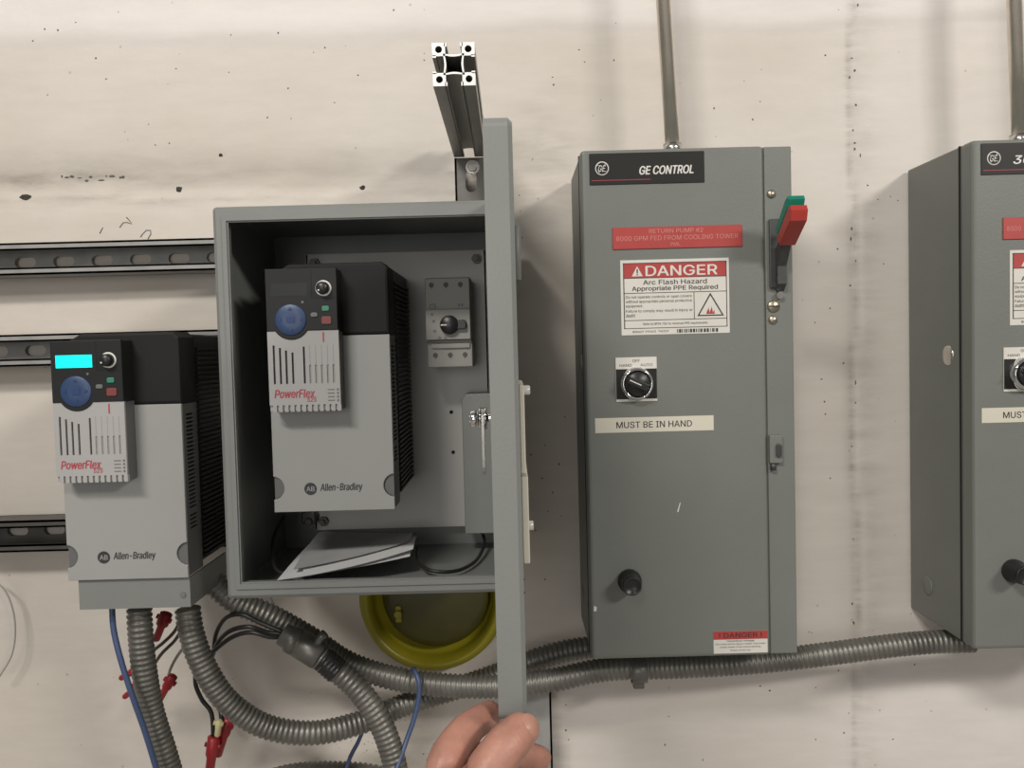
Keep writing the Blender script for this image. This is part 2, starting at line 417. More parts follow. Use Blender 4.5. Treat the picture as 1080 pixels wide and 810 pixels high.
# ------------------------------------------------------------------ the wall and the floor
def wall_profile(X, z):
    g = lambda v, c, s: np.exp(-((v - c) / s) ** 2)
    wob = 0.004 * np.sin(X * 9 + 1) + 0.002 * np.sin(X * 31)
    left = 1 / (1 + np.exp((X - 0.02) / 0.05))
    jw = 0.463 + 0.003 * np.sin(z * 14) + 0.0015 * np.sin(z * 47)
    y = left * 0.008 * g(z, 0.235 + wob, 0.030) - 0.003 / (1 + np.exp(-(z - 0.425 - wob) / 0.004)) + 0.003
    y = y + 0.003 * g(X, jw, 0.004) - 0.002 / (1 + np.exp(-(X - jw) / 0.006)) + 0.002
    r = np.random.default_rng(5)
    for k in range(14):
        fx, fz, ph = r.uniform(2, 16), r.uniform(2, 16), r.uniform(0, 6)
        y = y + 0.00015 * np.sin(X * fx + z * fz * (-1) ** k + ph)
    return y
def make_wall():
    rng = np.random.default_rng(5)
    xs = np.concatenate([np.linspace(-2.6, -0.80, 16)[:-1], np.arange(-0.80, 0.82, 0.007), np.linspace(0.82, 3.0, 18)[1:]])
    zs = np.concatenate([np.linspace(0.0, 0.85, 12)[:-1], np.arange(0.85, 2.05, 0.006), np.linspace(2.05, 3.4, 14)[1:]])
    X, Zz = np.meshgrid(xs, zs); z = Zz - CZ
    y = wall_profile(X, z); dirt = np.zeros_like(X)
    g = lambda v, c, s: np.exp(-((v - c) / s) ** 2)
    wob = 0.004 * np.sin(X * 9 + 1) + 0.002 * np.sin(X * 31)
    left = 1 / (1 + np.exp((X - 0.02) / 0.05))
    # long shallow trough across the left of the wall, an upper form joint, and the upright joints on the right
    dirt += left * (0.20 * g(z, 0.240 + wob, 0.035) + 0.60 * g(z, 0.243 + wob, 0.008) / (1 + np.exp((X + 0.50) / 0.03)) + 0.40 * g(z, 0.216 + wob, 0.0025))
    dirt += 0.35 * g(z, 0.212 + wob, 0.004) * g(X, -0.52, 0.10)
    jw = 0.463 + 0.003 * np.sin(z * 14) + 0.0015 * np.sin(z * 47)
    dirt += 0.55 * g(X, jw, 0.004) + 0.22 * g(X, jw + 0.016, 0.02)
    dirt += 0.5 * g(z, -0.43, 0.03) * g(X, 0.06, 0.07) + 0.35 * g(X, 0.045, 0.02) * (z < -0.40)
    dirt += 0.25 * g(X, 0.045, 0.05) * g(z, 0.275, 0.012) + 0.22 * g(X, 0.05, 0.04) * g(z, 0.24, 0.10)
    dirt += 0.40 * g(z, -0.50, 0.06) * g(X, -0.19, 0.08)
    dirt += 0.10
    nz, nx = X.shape
    v = np.stack([X.ravel(), y.ravel(), Zz.ravel()], 1)
    idx = np.arange(nz * nx).reshape(nz, nx)
    f = np.stack([idx[:-1, :-1], idx[:-1, 1:], idx[1:, 1:], idx[1:, :-1]], -1).reshape(-1, 4)
    me = bpy.data.meshes.new('wall_back'); me.from_pydata(v.tolist(), [], f.tolist())
    me.polygons.foreach_set('use_smooth', [True] * len(me.polygons))
    a = me.attributes.new('dirt', 'FLOAT', 'POINT'); a.data.foreach_set('value', np.clip(dirt, 0, 1).ravel().astype(np.float32))
    pale = 0.75 / (1 + np.exp(-(z - 0.425 - wob) / 0.008)) + 0.30 / (1 + np.exp(-(X - 0.47) / 0.03)) * (z < 0.42) + 0.30 * g(z, -0.50, 0.12) * (X > 0)
    a = me.attributes.new('pale', 'FLOAT', 'POINT'); a.data.foreach_set('value', np.clip(pale, 0, 1).ravel().astype(np.float32))
    me.materials.append(MT['wall'])
    o = bpy.data.objects.new('wall_back', me); COL.objects.link(o); o['kind'] = 'structure'; ORIGIN[o.name] = Vector((0, 0, 0))
    return o
wall = make_wall()
m = MB(); m.box(-2.6, 3.0, -4.2, 0.0, -0.06, 0.0); struct('floor', m, 'floor')

# paint chips knocked out of the wall: the four larger ones singly, the specks together
random.seed(3)
def chip(mb, px, py, rx, rz):
    c = un(px, py, 0.0); n = 9; wy = float(wall_profile(c.x, c.z - CZ)); vs = [(c.x, wy - 0.0009, c.z)]
    for i in range(n):
        t = 2 * math.pi * i / n; k = 0.75 + 0.35 * random.random()
        vs.append((c.x + rx * k * math.cos(t), wy + 0.0003, c.z + rz * k * math.sin(t)))
    mb.add(vs, [(0, 1 + i, 1 + (i + 1) % n) for i in range(n)])
for px, py, rx, rz in ((22, 208, 0.010, 0.007), (185, 199, 0.006, 0.006), (380.5, 197, 0.005, 0.005), (231, 162, 0.0035, 0.003)):
    mb = MB(); chip(mb, px, py, rx, rz); build('paint_chip', mb, 'chipdark', wall)
mb = MB()
SP = [(79, 23), (46, 30), (60, 31), (33, 42), (99, 60), (124, 12), (293, 34), (330, 54), (342, 49), (243, 36), (184, 71), (240, 75), (155, 130), (177, 150), (162, 152),
      (281, 123), (306, 124), (377, 78), (303, 92), (447, 55), (447, 62), (415, 10), (352, 107), (110, 82), (48, 99),
      (611, 51), (617, 64), (648, 62), (583, 80), (754, 113), (795, 125), (803, 106), (872, 57), (584, 88), (905, 5), (900, 60), (898, 80), (904, 110), (903, 150), (940, 207),
      (916, 195), (927, 210), (885, 262), (861, 340), (877, 325), (891, 383), (904, 425), (868, 400), (871, 424), (872, 437), (877, 505), (900, 655), (855, 668), (933, 278), (948, 211),
      (706, 727), (706, 757), (702, 787), (886, 709), (897, 754), (892, 775), (862, 727), (966, 702), (943, 781), (862, 782), (858, 669), (803, 725), (813, 730), (742, 803),
      (597, 745), (597, 772), (600, 782), (548, 205), (549, 222), (551, 250), (560, 480), (572, 505), (583, 520), (592, 545), (565, 560), (590, 490), (578, 540), (575, 470), (596, 440),
      (562, 166), (575, 612), (553, 612), (553, 626)]
for px, py in SP: chip(mb, px, py, random.uniform(0.0009, 0.0021), random.uniform(0.0009, 0.0024))
for px in range(58, 130, 7): chip(mb, px + random.uniform(-3, 3), 186 + random.uniform(-3, 3), random.uniform(0.002, 0.007), random.uniform(0.0012, 0.003))
for k in range(14): chip(mb, 902 + random.gauss(0, 2.5), random.uniform(10, 690), random.uniform(0.0008, 0.002), random.uniform(0.001, 0.004))
for k in range(60): chip(mb, random.uniform(0, 1080), random.uniform(0, 810), random.uniform(0.0005, 0.0011), random.uniform(0.0005, 0.0012))
for k in range(40): chip(mb, random.gauss(400, 32), random.gauss(785, 14), random.uniform(0.0006, 0.0016), random.uniform(0.0006, 0.0016))
o = build('paint_specks', mb, 'chip', wall); o['kind'] = 'stuff'
mb = MB()
def stroke(pts, r=0.0007):
    P = [un(px, py, 0.004) for px, py in pts]; mb.tube([(p.x, float(wall_profile(p.x, p.z - CZ)) - 0.0002, p.z) for p in P], r, 6)
stroke([(133, 229), (139, 236), (131, 234), (126, 240)]); stroke([(148, 250), (154, 243), (160, 244), (156, 252)]); stroke([(105, 246), (108, 240)])
build('pencil_mark', mb, 'printgrey', wall)

# ------------------------------------------------------------------ strut channels
def slot_poly(ca, cb, la, lb, n=6):
    r = lb / 2
    return [(a, b) for a, b in (arc(ca + la / 2 - r, cb, r, -90, 90, n) + arc(ca - la / 2 + r, cb, r, 90, 270, n))]
def strut(name, label, a0, a1, b0, vertical=False, first=None, open_front=True, group=None, m='galv', slots=True):
    """41 mm channel along a from a0 to a1, lower edge at b0, its back on the wall; web at the wall (or outward)"""
    H = 0.0413; t = 0.0026; mb = MB()
    mk = (lambda a, b, y: (b, y, a)) if vertical else (lambda a, b, y: (a, y, b))
    yw0, yw1 = (-t, 0.0) if open_front else (-H, -H + t)
    n = max(1, round((a1 - a0) / 0.0514)); p = (a1 - a0) / n
    for i in range(n if slots else 0):
        s0 = a0 + i * p
        mb.holed((s0, s0 + p, b0, b0 + H), slot_poly(s0 + p / 2, b0 + H / 2, 0.0286, 0.0143), yw0, yw1, mk)
    def bar(b_0, b_1, y0, y1):
        c = [mk(a, b, y) for a in (a0, a1) for b in (b_0, b_1) for y in (y0, y1)]
        mb.add(c, [(0, 1, 3, 2), (4, 6, 7, 5), (0, 4, 5, 1), (2, 3, 7, 6), (0, 2, 6, 4), (1, 5, 7, 3)])
    if not slots: bar(b0, b0 + H, yw0, yw1)
    bar(b0, b0 + t, -H, 0); bar(b0 + H - t, b0 + H, -H, 0)
    yl0, yl1 = (-H, -H + t) if open_front else (-t, 0)
    bar(b0, b0 + 0.0095, yl0, yl1); bar(b0 + H - 0.0095, b0 + H, yl0, yl1)
    if open_front:
        bar(b0 + 0.0072, b0 + 0.0095, -H, -H + 0.0075); bar(b0 + H - 0.0095, b0 + H - 0.0072, -H, -H + 0.0075)
    loc = mk((a0 + a1) / 2 if not vertical else a0, b0 if not vertical else b0 + H / 2, 0.0)
    return single(name, mb, m, label, 'channel', loc, group)
G_STRUT = 'galvanised strut channels on the wall'
strut('strut_channel', 'topmost slotted steel strut channel, running behind the open enclosure', -1.1864, -0.0556, Z(0.1140), group=G_STRUT)
strut('strut_channel', 'middle slotted strut channel, passing behind the drive with the lit display', -1.1784, -0.0476, Z(-0.0040), group=G_STRUT)
strut('strut_channel', 'lowest dark strut channel at the left, beside the foot of the lit drive', -1.20, -0.30, Z(-0.2470), group=G_STRUT, m='darkgalv')
strut('strut_channel', 'short upright steel strut under the aluminium extrusion, above the enclosure', Z(0.13), Z(0.249), -0.0665, True, None, False, G_STRUT, 'darkgalv')
strut('strut_channel', 'upright steel strut post below the long flexible conduit, behind the hand', 0.0, Z(-0.447), -0.0005, True, None, False, G_STRUT, 'galv', False)

# ------------------------------------------------------------------ aluminium extrusion with its bolt
def extrusion():
    x0, x1, z0, z1, yf, yb = -0.0668, -0.0268, Z(0.2500), Z(0.2900), -0.330, -0.0413
    cx, cz = (x0 + x1) / 2, (z0 + z1) / 2
    t = thing('aluminium_extrusion', 'square slotted aluminium extrusion sticking out of the wall, cut end showing', 'extrusion', (cx, yb, z0))
    def section(mb, ya, yb_):
        for sx in (-1, 1):
            for sz in (-1, 1):
                c = 0.0122; px, pz = cx + sx * (0.02 - c / 2), cz + sz * (0.02 - c / 2)
                mb.holed((px - c / 2, px + c / 2, pz - c / 2, pz + c / 2), arc(px, pz, 0.0033, 0, 345, 23), ya, yb_, XZ)
                # lips turned into the slots
                lx = cx + sx * 0.0065; lz = cz + sz * 0.0065
                mb.box(min(lx, lx + sx * 0.0022), max(lx, lx + sx * 0.0022), ya, yb_, min(cz + sz * 0.0165, cz + sz * 0.02), max(cz + sz * 0.0165, cz + sz * 0.02))
                mb.box(min(cx + sx * 0.0165, cx + sx * 0.02), max(cx + sx * 0.0165, cx + sx * 0.02), ya, yb_, min(lz, lz + sz * 0.0022), max(lz, lz + sz * 0.0022))
        # centre tube with slightly waisted walls
        a, b = 0.0102, 0.0084; n = 6
        for k in range(4):
            R = Matrix.Rotation(k * math.pi / 2, 2)
            O = [(-a + 2 * a * i / n, a - 0.0013 * math.sin(math.pi * i / n)) for i in range(n + 1)]
            I = [(b - 2 * b * i / n, b - 0.0013 * math.sin(math.pi * i / n)) for i in range(n + 1)]
            mb.prism([tuple(R @ Vector(p) + Vector((cx, cz))) for p in O + I], ya, yb_)
    mb = MB(); section(mb, yf + 0.0008, yb); build('profile', mb, 'alubody', t)
    mb = MB(); section(mb, yf, yf + 0.0008); build('cut_end', mb, 'alu', t, 'bright sawn end face with four round holes')
    mb = MB(); mb.cyl((-0.0435, -0.0413, Z(0.2365)), (-0.0435, -0.0475, Z(0.2365)), 0.0068, 6, 0.0008)
    mb.cyl((-0.0435, -0.0413, Z(0.2365)), (-0.0435, -0.0428, Z(0.2365)), 0.009, 20); build('bolt', mb, 'zinc', t)
extrusion()

# ------------------------------------------------------------------ the open enclosure
def ring(mb, outer, inner, y0, y1):
    """frame between two rectangles (x0,x1,z0,z1), y0..y1"""
    o = [(outer[0], outer[2]), (outer[1], outer[2]), (outer[1], outer[3]), (outer[0], outer[3])]
    i = [(inner[0], inner[2]), (inner[1], inner[2]), (inner[1], inner[3]), (inner[0], inner[3])]
    vs = [(a, y, b) for y in (y0, y1) for a, b in o + i]; fs = []
    for k in range(4):
        j = (k + 1) % 4
        fs += [(k, j, 4 + j, 4 + k), (8 + j, 8 + k, 12 + k, 12 + j), (k, 8 + k, 8 + j, j), (4 + j, 12 + j, 12 + k, 4 + k)]
    mb.add(vs, fs)
BX0, BX1, BZ0, BZ1, BYF, BYB = -0.3030, 0.0020, Z(-0.2520), Z(0.1550), -0.2640, -0.0418
def enclosure():
    t = thing('enclosure', 'open grey steel wall enclosure with its door swung out, a drive and paper inside', 'enclosure', (-0.15, BYB, BZ0))
    mb = MB(); th = 0.002
    # back, four walls with a soft outer edge, front flange and raised gutter lip
    mb.box(BX0, BX1, BYB - th, BYB, BZ0, BZ1)
    P = rrect(BX0, BX1, BZ0, BZ1, 0.004, 3); Q = rrect(BX0 + th, BX1 - th, BZ0 + th, BZ1 - th, 0.002, 3); n = len(P)
    Y0 = BYF + 0.004
    vs = [(a, y, b) for y in (Y0, BYB) for a, b in P] + [(a, y, b) for y in (Y0, BYB - th) for a, b in Q]
    mb.add(vs, [(i, (i + 1) % n, n + (i + 1) % n, n + i) for i in range(n)] + [(2 * n + (i + 1) % n, 2 * n + i, 3 * n + i, 3 * n + (i + 1) % n) for i in range(n)])
    S = rrect(BX0 + 0.004, BX1 - 0.004, BZ0 + 0.004, BZ1 - 0.004, 0.003, 3)
    mb.add([(a, Y0, b) for a, b in P] + [(a, BYF, b) for a, b in S], [(i, (i + 1) % n, n + (i + 1) % n, n + i) for i in range(n)], True)
    ring(mb, (BX0 + 0.004, BX1 - 0.004, BZ0 + 0.004, BZ1 - 0.004), (BX0 + 0.0165, BX1 - 0.0165, BZ0 + 0.0180, BZ1 - 0.0165), BYF, BYF + th)
    build('shell', mb, 'boxgrey', t)
    mb = MB()
    ring(mb, (BX0 + 0.0105, BX1 - 0.0105, BZ0 + 0.0110, BZ1 - 0.0105), (BX0 + 0.0150, BX1 - 0.0150, BZ0 + 0.0165, BZ1 - 0.0150), BYF - 0.0020, BYF + 0.012)
    build('gutter_lip', mb, 'boxgrey', t)
    # back panel on four studs
    mb = MB()
    px0, px1, pz0, pz1 = -0.2580, -0.0290, Z(-0.2245), Z(0.1290)
    mb.box(px0, px1, -0.0600, -0.0580, pz0, pz1, 0.0006, 1)
    mb.box(px0, px0 + 0.0025, -0.060, -0.050, pz0, pz1); mb.box(px1 - 0.0025, px1, -0.060, -0.050, pz0, pz1)
    bp = build('back_panel', mb, 'subpanel', t, 'white painted back panel')
    for x in (px0 + 0.012, px1 - 0.012):
        for z in (pz0 + 0.012, pz1 - 0.012):
            mb = MB(); mb.cyl((x, BYB - th, z), (x, -0.072, z), 0.003, 12); mb.cyl((x, -0.060, z), (x, -0.066, z), 0.0065, 6); build('stud', mb, 'darksteel', bp)
    for q in ((476, 434.7), (478, 477)):
        c = un(*q, -0.0602); mb = MB(); mb.cyl((c.x, -0.0598, c.z), (c.x, -0.0604, c.z), 0.0024, 14); build('screw_hole', mb, 'hole', bp)
    # earth lug at the lower left of the panel
    c = un(327, 549, -0.075); mb = MB(); mb.cyl((c.x, -0.060, c.z), (c.x, -0.085, c.z), 0.005, 6, 0.001); mb.box(c.x - 0.010, c.x + 0.008, -0.080, -0.066, c.z - 0.004, c.z + 0.012, 0.002)
    build('earth_lug', mb, 'darksteel', t)
    # side wall light slot seen at the left: return of the door gasket strip
    # door: shallow pan, open at right angles, hinged on the right
    DX0, DX1, DY0, DY1 = -0.0150, 0.0045, -0.5670, -0.2640
    mb = MB()
    # skin facing right (outer), four flanges turned towards -x, with rounded corners at the top and bottom of the free edge
    cs = rrect(DY0, DY1, BZ0 - 0.0005, BZ1 + 0.0005, 0.007, 5)
    ci = rrect(DY0 + 0.002, DY1 - 0.002, BZ0 + 0.0015, BZ1 - 0.0015, 0.005, 5); n = len(cs)
    sk = 0.0018
    co = rrect(DY0 + 0.003, DY1 - 0.003, BZ0 + 0.0025, BZ1 - 0.0025, 0.004, 5)
    vs = [(DX0, a, b) for a, b in cs] + [(DX1 - 0.003, a, b) for a, b in cs] + [(DX1, a, b) for a, b in co] + [(DX0, a, b) for a, b in ci] + [(DX1 - sk - 0.002, a, b) for a, b in ci]
    fs = []
    for i in range(n):
        j = (i + 1) % n
        fs += [(i, j, n + j, n + i), (n + i, n + j, 2 * n + j, 2 * n + i), (j, i, 3 * n + i, 3 * n + j), (3 * n + j, 3 * n + i, 4 * n + i, 4 * n + j)]
    mb.add(vs, fs, False); o = len(mb.v) - len(vs)
    mb.f += [tuple(o + 2 * n + i for i in range(n)), tuple(o + 4 * n + i for i in reversed(range(n)))]; mb.s += [False, False]
    door = build('door', mb, 'boxgrey', t, 'grey pan door standing straight out, seen on its free edge')
    # gasket
    mb = MB()
    for (ya, yb, za, zb) in ((DY0 + 0.010, DY0 + 0.018, BZ0 + 0.012, BZ1 - 0.012), (DY1 - 0.018, DY1 - 0.010, BZ0 + 0.012, BZ1 - 0.012),
                             (DY0 + 0.018, DY1 - 0.018, BZ0 + 0.012, BZ0 + 0.020), (DY0 + 0.018, DY1 - 0.018, BZ1 - 0.020, BZ1 - 0.012)):
        mb.box(DX1 - 0.009, DX1 - 0.0035, ya, yb, za, zb)
    build('gasket', mb, 'black', door)
    # quarter-turn latch on the inside, cam hanging down
    y = -0.535; z = Z(-0.0475)
    mb = MB(); mb.cyl((0.002, y, z), (-0.0310, y, z), 0.0030, 14)
    mb.cyl((-0.0245, y, z), (-0.0300, y, z), 0.0062, 6, 0.0006); mb.cyl((-0.0225, y, z), (-0.0238, y, z), 0.0078, 20); mb.cyl((-0.0185, y, z), (-0.0200, y, z), 0.0078, 20)
    build('latch_bolt', mb, 'chrome', door, 'chrome latch bolt with nut and washers')
    mb = MB(); mb.prism(arc(y, z, 0.0075, 0, 180, 8) + [(y - 0.006, z - 0.034)] + arc(y, z - 0.034, 0.006, 180, 360, 6)[1:], -0.0222, -0.0203, 0, 'x')
    build('latch_cam', mb, 'zinc', door)
    # outer side: two cream plates and two fixing knobs
    for (za, zb, e) in ((-0.0865, -0.0245, 0.0), (-0.1500, -0.0885, 0.0012)):
        mb = MB(); mb.box(DX1, DX1 + 0.0038 + e, -0.545, -0.440, Z(za), Z(zb), 0.0008, 1); build('label_plate', mb, 'labelcream', door, 'cream plate fixed to the outside of the door')
    for zc in (-0.029, -0.128):
        mb = MB(); mb.cyl((DX1, -0.520, Z(zc)), (DX1 + 0.0085, -0.520, Z(zc)), 0.0035, 12, 0.0006); build('plate_screw', mb, 'shell', door)
    # hinge leaves with a pin
    for zc in (0.10, -0.19):
        mb = MB(); mb.cyl((0.0085, BYF, Z(zc - 0.028)), (0.0085, BYF, Z(zc + 0.028)), 0.0042, 14, 0.0006); mb.box(0.0020, 0.0050, BYF, BYF + 0.022, Z(zc - 0.026), Z(zc + 0.026)); build('hinge', mb, 'boxgrey', t)
enclosure()

# ------------------------------------------------------------------ variable speed drives
def drive(x0, ztop, yback, lit, label, gland):
    """x0 = left edge of the body, ztop = body top"""
    W, H = 0.129, 0.264; yf = -0.238; yc = -0.2640
    x1, zb = x0 + W, ztop - H; split = ztop - 0.0765
    t = thing('variable_speed_drive', label, 'drive', (x0 + W / 2, yback, zb), 'variable speed drives')
    # heatsink chassis
    ych = yf + 0.046
    mb = MB(); mb.box(x0 + 0.002, x1 - 0.0025, ych - 0.006, yback, zb + 0.006, ztop - 0.002, 0.002)
    hs = build('heatsink', mb, 'heatsink', t, 'black finned heatsink chassis')
    mb = MB(); n = 44
    for s, xa, xb in ((1, x1 - 0.003, x1 + 0.0008), (-1, x0 - 0.0008, x0 + 0.003)):
        for k in range(n):
            z = zb + 0.012 + (H - 0.03) * k / (n - 1)
            mb.box(xa, xb, ych + 0.004, yback - 0.012 if yback > -0.05 else yback - 0.006, z - 0.0014, z + 0.0014)
    build('fins', mb, 'heatsink', hs)['kind'] = 'stuff'
    # dark upper housing with clipped front corners
    mb = MB()
    mb.prism([(x0, split), (x1, split), (x1, ztop - 0.006), (x1 - 0.006, ztop), (x0 + 0.024, ztop), (x0 + 0.010, ztop - 0.008), (x0, ztop - 0.008)], yf, ych - 0.004, 0.003)
    build('upper_housing', mb, 'drive_dark', t, 'dark grey upper housing')
    # light lower cover: front with half-round notches low on both edges, side cheek with vent slots
    nz = zb + 0.026; r = 0.0125
    poly = [(x0, split - 0.0004), (x0, nz + r)] + arc(x0 - 0.001, nz, r, 85, -85, 10) + [(x0, zb), (x1, zb)] + arc(x1 + 0.001, nz, r, 265, 95, 10) + [(x1, split - 0.0004)]
    mb = MB(); mb.prism(poly, yf - 0.0006, yf + 0.0030, 0.0007)
    cv = build('lower_cover', mb, 'drive_light', t, 'light grey lower cover')
    for s, xe in ((-1, x0), (1, x1)):
        mb = MB(); zs = [zb, zb + 0.0130, zb + 0.0390]
        # cheeks
        k1 = [split - 0.012 - 0.0044 * k for k in range(24)]; k2 = [k1[-1] - 0.009 - 0.0044 * k for k in range(12)]
        cuts = [split - 0.001]
        for z in k1 + k2:
            if z - 0.0022 > zb + 0.046: cuts += [z, z - 0.0022]
        cuts += [zb + 0.001]; cuts = sorted(cuts); ys = [yf + 0.003, yf + 0.012, yf + 0.034, ych - 0.002]
        holes = {(1, j) for j in range(1, len(cuts) - 1, 2)}
        mb.grid(ys, cuts, holes, xe - s * 0.0005, xe - s * 0.0025, lambda a, b, tt: (tt, a, b))
        build('side_vent', mb, 'drive_side', t, 'mid grey cheek with rows of vent slots')
        mb = MB(); mb.box(min(xe - s * 0.004, xe - s * 0.006), max(xe - s * 0.004, xe - s * 0.006), yf + 0.004, ych - 0.003, zb + 0.004, split - 0.003); build('vent_backing', mb, 'hole', t)
        mb = MB(); xc = xe - s * 0.0005
        mb.prism([(min(max(a, x0 + 0.0006), x1 - 0.0006), b) for a, b in arc(xe - s * -0.001, nz, r - 0.0006, 0, 345, 23)], yf + 0.0022, yf + 0.006)
        build('grip_recess', mb, 'drive_side', t)
    # round maker's badge and name
    bz = zb + 0.0245; bx = x0 + 0.0395
    mb = MB(); mb.cyl((bx, yf - 0.0006, bz), (bx, yf - 0.0010, bz), 0.0066, 28); bd = build('badge', mb, 'printdark', cv)
    mb = MB(); mb.text('AB', bx - 0.0043, bx + 0.0043, bz - 0.0025, bz + 0.0025, yf - 0.0010, 0.02); 
    for a, b in ((-0.0058, 0.0052),): pass
    build('badge_lettering', mb, 'drive_light', cv)
    mb = MB(); mb.text('Allen-Bradley', bx + 0.0105, bx + 0.0555, bz - 0.0045, bz + 0.0050, yf - 0.0006, 0.025, 0.18); build('maker_lettering', mb, 'printdark', cv)
    # ---- control module
    MW, MH = 0.0735, 0.1480; mx0 = x0 + 0.0065; mz1 = ztop - 0.0075; mx1 = mx0 + MW; mz0 = mz1 - MH
    U = lambda u: mx0 + u * 0.001; V = lambda v: mz1 - v * 0.001
    mb = MB(); mb.box(mx0 + 0.0006, mx1 - 0.0006, yc + 0.0035, yf + 0.0005, V(64.5), mz1 - 0.0006, 0.0010); build('module_upper_body', mb, 'drive_dark', t)
    mb = MB(); mb.box(mx0 + 0.0006, mx1 - 0.0006, yc + 0.0036, yf + 0.0005, mz0 + 0.001, V(64.5), 0.0010); build('module_lower_body', mb, 'drive_side', t)
    slots = [(6.2, 78.5, 118.5), (12.6, 81.2, 118.5), (18.8, 84, 118.5), (25.4, 86.2, 118.5), (37.2, 80.5, 118.5)] + [(43.3 + 6.05 * k, 99.5, 118.5) for k in range(5)]
    us = sorted({0.0, 73.5} | {round(s[0] - 1.05, 3) for s in slots} | {round(s[0] + 1.05, 3) for s in slots})
    vs_ = sorted({62.0, 140.5, 118.5} | {s[1] for s in slots})
    As = [U(u) for u in us]; Bs = sorted([V(v) for v in vs_])
    holes = set()
    for u, va, vb in slots:
        i = us.index(round(u - 1.05, 3))
        for j in range(len(Bs) - 1):
            zc = (Bs[j] + Bs[j + 1]) / 2
            if V(vb) < zc < V(va): holes.add((i, j))
    mb = MB(); mb.grid(As, Bs, holes, yc + 0.0006, yc + 0.0035, lambda a, b, tt: (a, tt, b))
    # toothed lower edge
    k = 0
    while 5.0 + 6.05 * k < 72:
        u = 5.0 + 6.05 * k; mb.box(U(u - 1.5), U(u + 2.3), yc + 0.0006, yc + 0.0040, V(147.5), V(140.5)); k += 1
    mb.box(U(0), U(73.5), yc + 0.0030, yc + 0.0060, V(146.5), V(140.5))
    # thin scored lines above the short slots
    mc = build('module_cover', mb, 'drive_white', t, 'white slotted front of the control module')
    mb = MB()
    for k in range(5): mb.box(U(43.3 + 6.05 * k - 0.25), U(43.3 + 6.05 * k + 0.25), yc + 0.0004, yc + 0.0008, V(99), V(79))
    build('scored_lines', mb, 'slotgrey', mc)['kind'] = 'stuff'
    mb = MB(); mb.box(U(1), U(40), yc + 0.0040, yc + 0.0050, V(140), V(66)); mb.box(U(40), U(72), yc + 0.0022, yc + 0.0050, V(140), V(66)); 
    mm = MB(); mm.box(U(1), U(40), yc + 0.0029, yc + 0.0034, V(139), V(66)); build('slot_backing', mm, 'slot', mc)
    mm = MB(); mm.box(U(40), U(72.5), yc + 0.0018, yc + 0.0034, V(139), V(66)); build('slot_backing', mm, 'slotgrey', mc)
    mm = MB(); mm.text('PowerFlex', U(5.5), U(47), V(133), V(124.5), yc + 0.0005, 0.03, 0.22); mm.text('525', U(39), U(48.5), V(137.5), V(132.8), yc + 0.0005, 0.02, 0.2); build('module_lettering', mm, 'printred', mc, 'red italic name on the module')
    mm = MB()
    for k in range(4):
        mm.box(U(70.0), U(71.8), yc + 0.0001, yc + 0.0008, V(126.3 + 3.7 * k), V(124.3 + 3.7 * k)); mm.box(U(60.5), U(67.5), yc + 0.0003, yc + 0.0008, V(125.9 + 3.7 * k), V(124.9 + 3.7 * k))
    build('port_legend', mm, 'printgrey', mc)
    mm = MB(); mm.box(U(57.2), U(58.5), yc + 0.0002, yc + 0.0008, V(76), V(66)); build('status_mark', mm, 'printred', mc)
    # dark keypad with the round bulge at its foot
    mb = MB(); cu, cv_ = 25.2, 53.5; R = 19.6; dv = 64.0 - cv_; a = math.degrees(math.asin(dv / R)); du = math.sqrt(R * R - dv * dv)
    poly = [(U(0), V(0)), (U(0), V(64))] + [(U(cu + R * math.cos(math.radians(q))), V(cv_ + R * math.sin(math.radians(q)))) for q in [180 - a - (180 - 2 * a) * i / 14 for i in range(15)]] + [(U(73.5), V(64)), (U(73.5), V(0))]
    mb.prism(poly, yc - 0.0006, yc + 0.0034, 0.0008); kp = build('keypad', mb, 'keypad', t, 'charcoal keypad panel')
    yk = yc - 0.0006
    mm = MB(); mm.box(U(5.5), U(43), yk - 0.0002, yk + 0.001, V(28), V(15)); build('display', mm, 'lcd' if lit else 'lcdoff', kp, 'lit turquoise display' if lit else 'dark display')
    mm = MB(); mm.lathe([(0.0066, 0.0), (0.0082, 0.0), (0.0082, 0.0008), (0.0066, 0.0008)], (U(60), yk, V(21)), (0, -1, 0), 30, False); build('knob_scale', mm, 'printwhite' if lit else 'printwhite', kp)
    mm = MB(); mm.lathe([(0.0064, 0), (0.0062, 0.008), (0.0052, 0.0095), (0.0, 0.0095)], (U(60), yk, V(21)), (0, -1, 0), 28, False); build('speed_knob', mm, 'black', kp)
    mm = MB(); mm.cyl((U(57), yk - 0.0094, V(23.5)), (U(57), yk - 0.0098, V(23.5)), 0.0009, 10); build('knob_mark', mm, 'printwhite', kp)
    mm = MB(); mm.lathe([(0.0161, 0), (0.0161, 0.0006), (0.0152, 0.0012), (0.006, 0.0008), (0.0, 0.0006)], (U(25.2), yk, V(52.5)), (0, -1, 0), 40, False); build('arrow_pad', mm, 'blue', kp, 'round blue arrow pad')
    mm = MB(); c = (U(25.2), V(52.5))
    for q in range(4):
        th = q * math.pi / 2; d = lambda r, o: (c[0] + r * math.cos(th) - o * math.sin(th), c[1] + r * math.sin(th) + o * math.cos(th))
        mm.prism([d(0.0130, 0), d(0.0098, 0.0022), d(0.0098, -0.0022)], yk - 0.0016, yk - 0.0009)
    mm.prism(rrect(c[0] - 0.0042, c[0] + 0.0042, c[1] - 0.0034, c[1] + 0.0034, 0.001), yk - 0.0013, yk - 0.0006)
    build('arrow_print', mm, 'bluedk', kp)
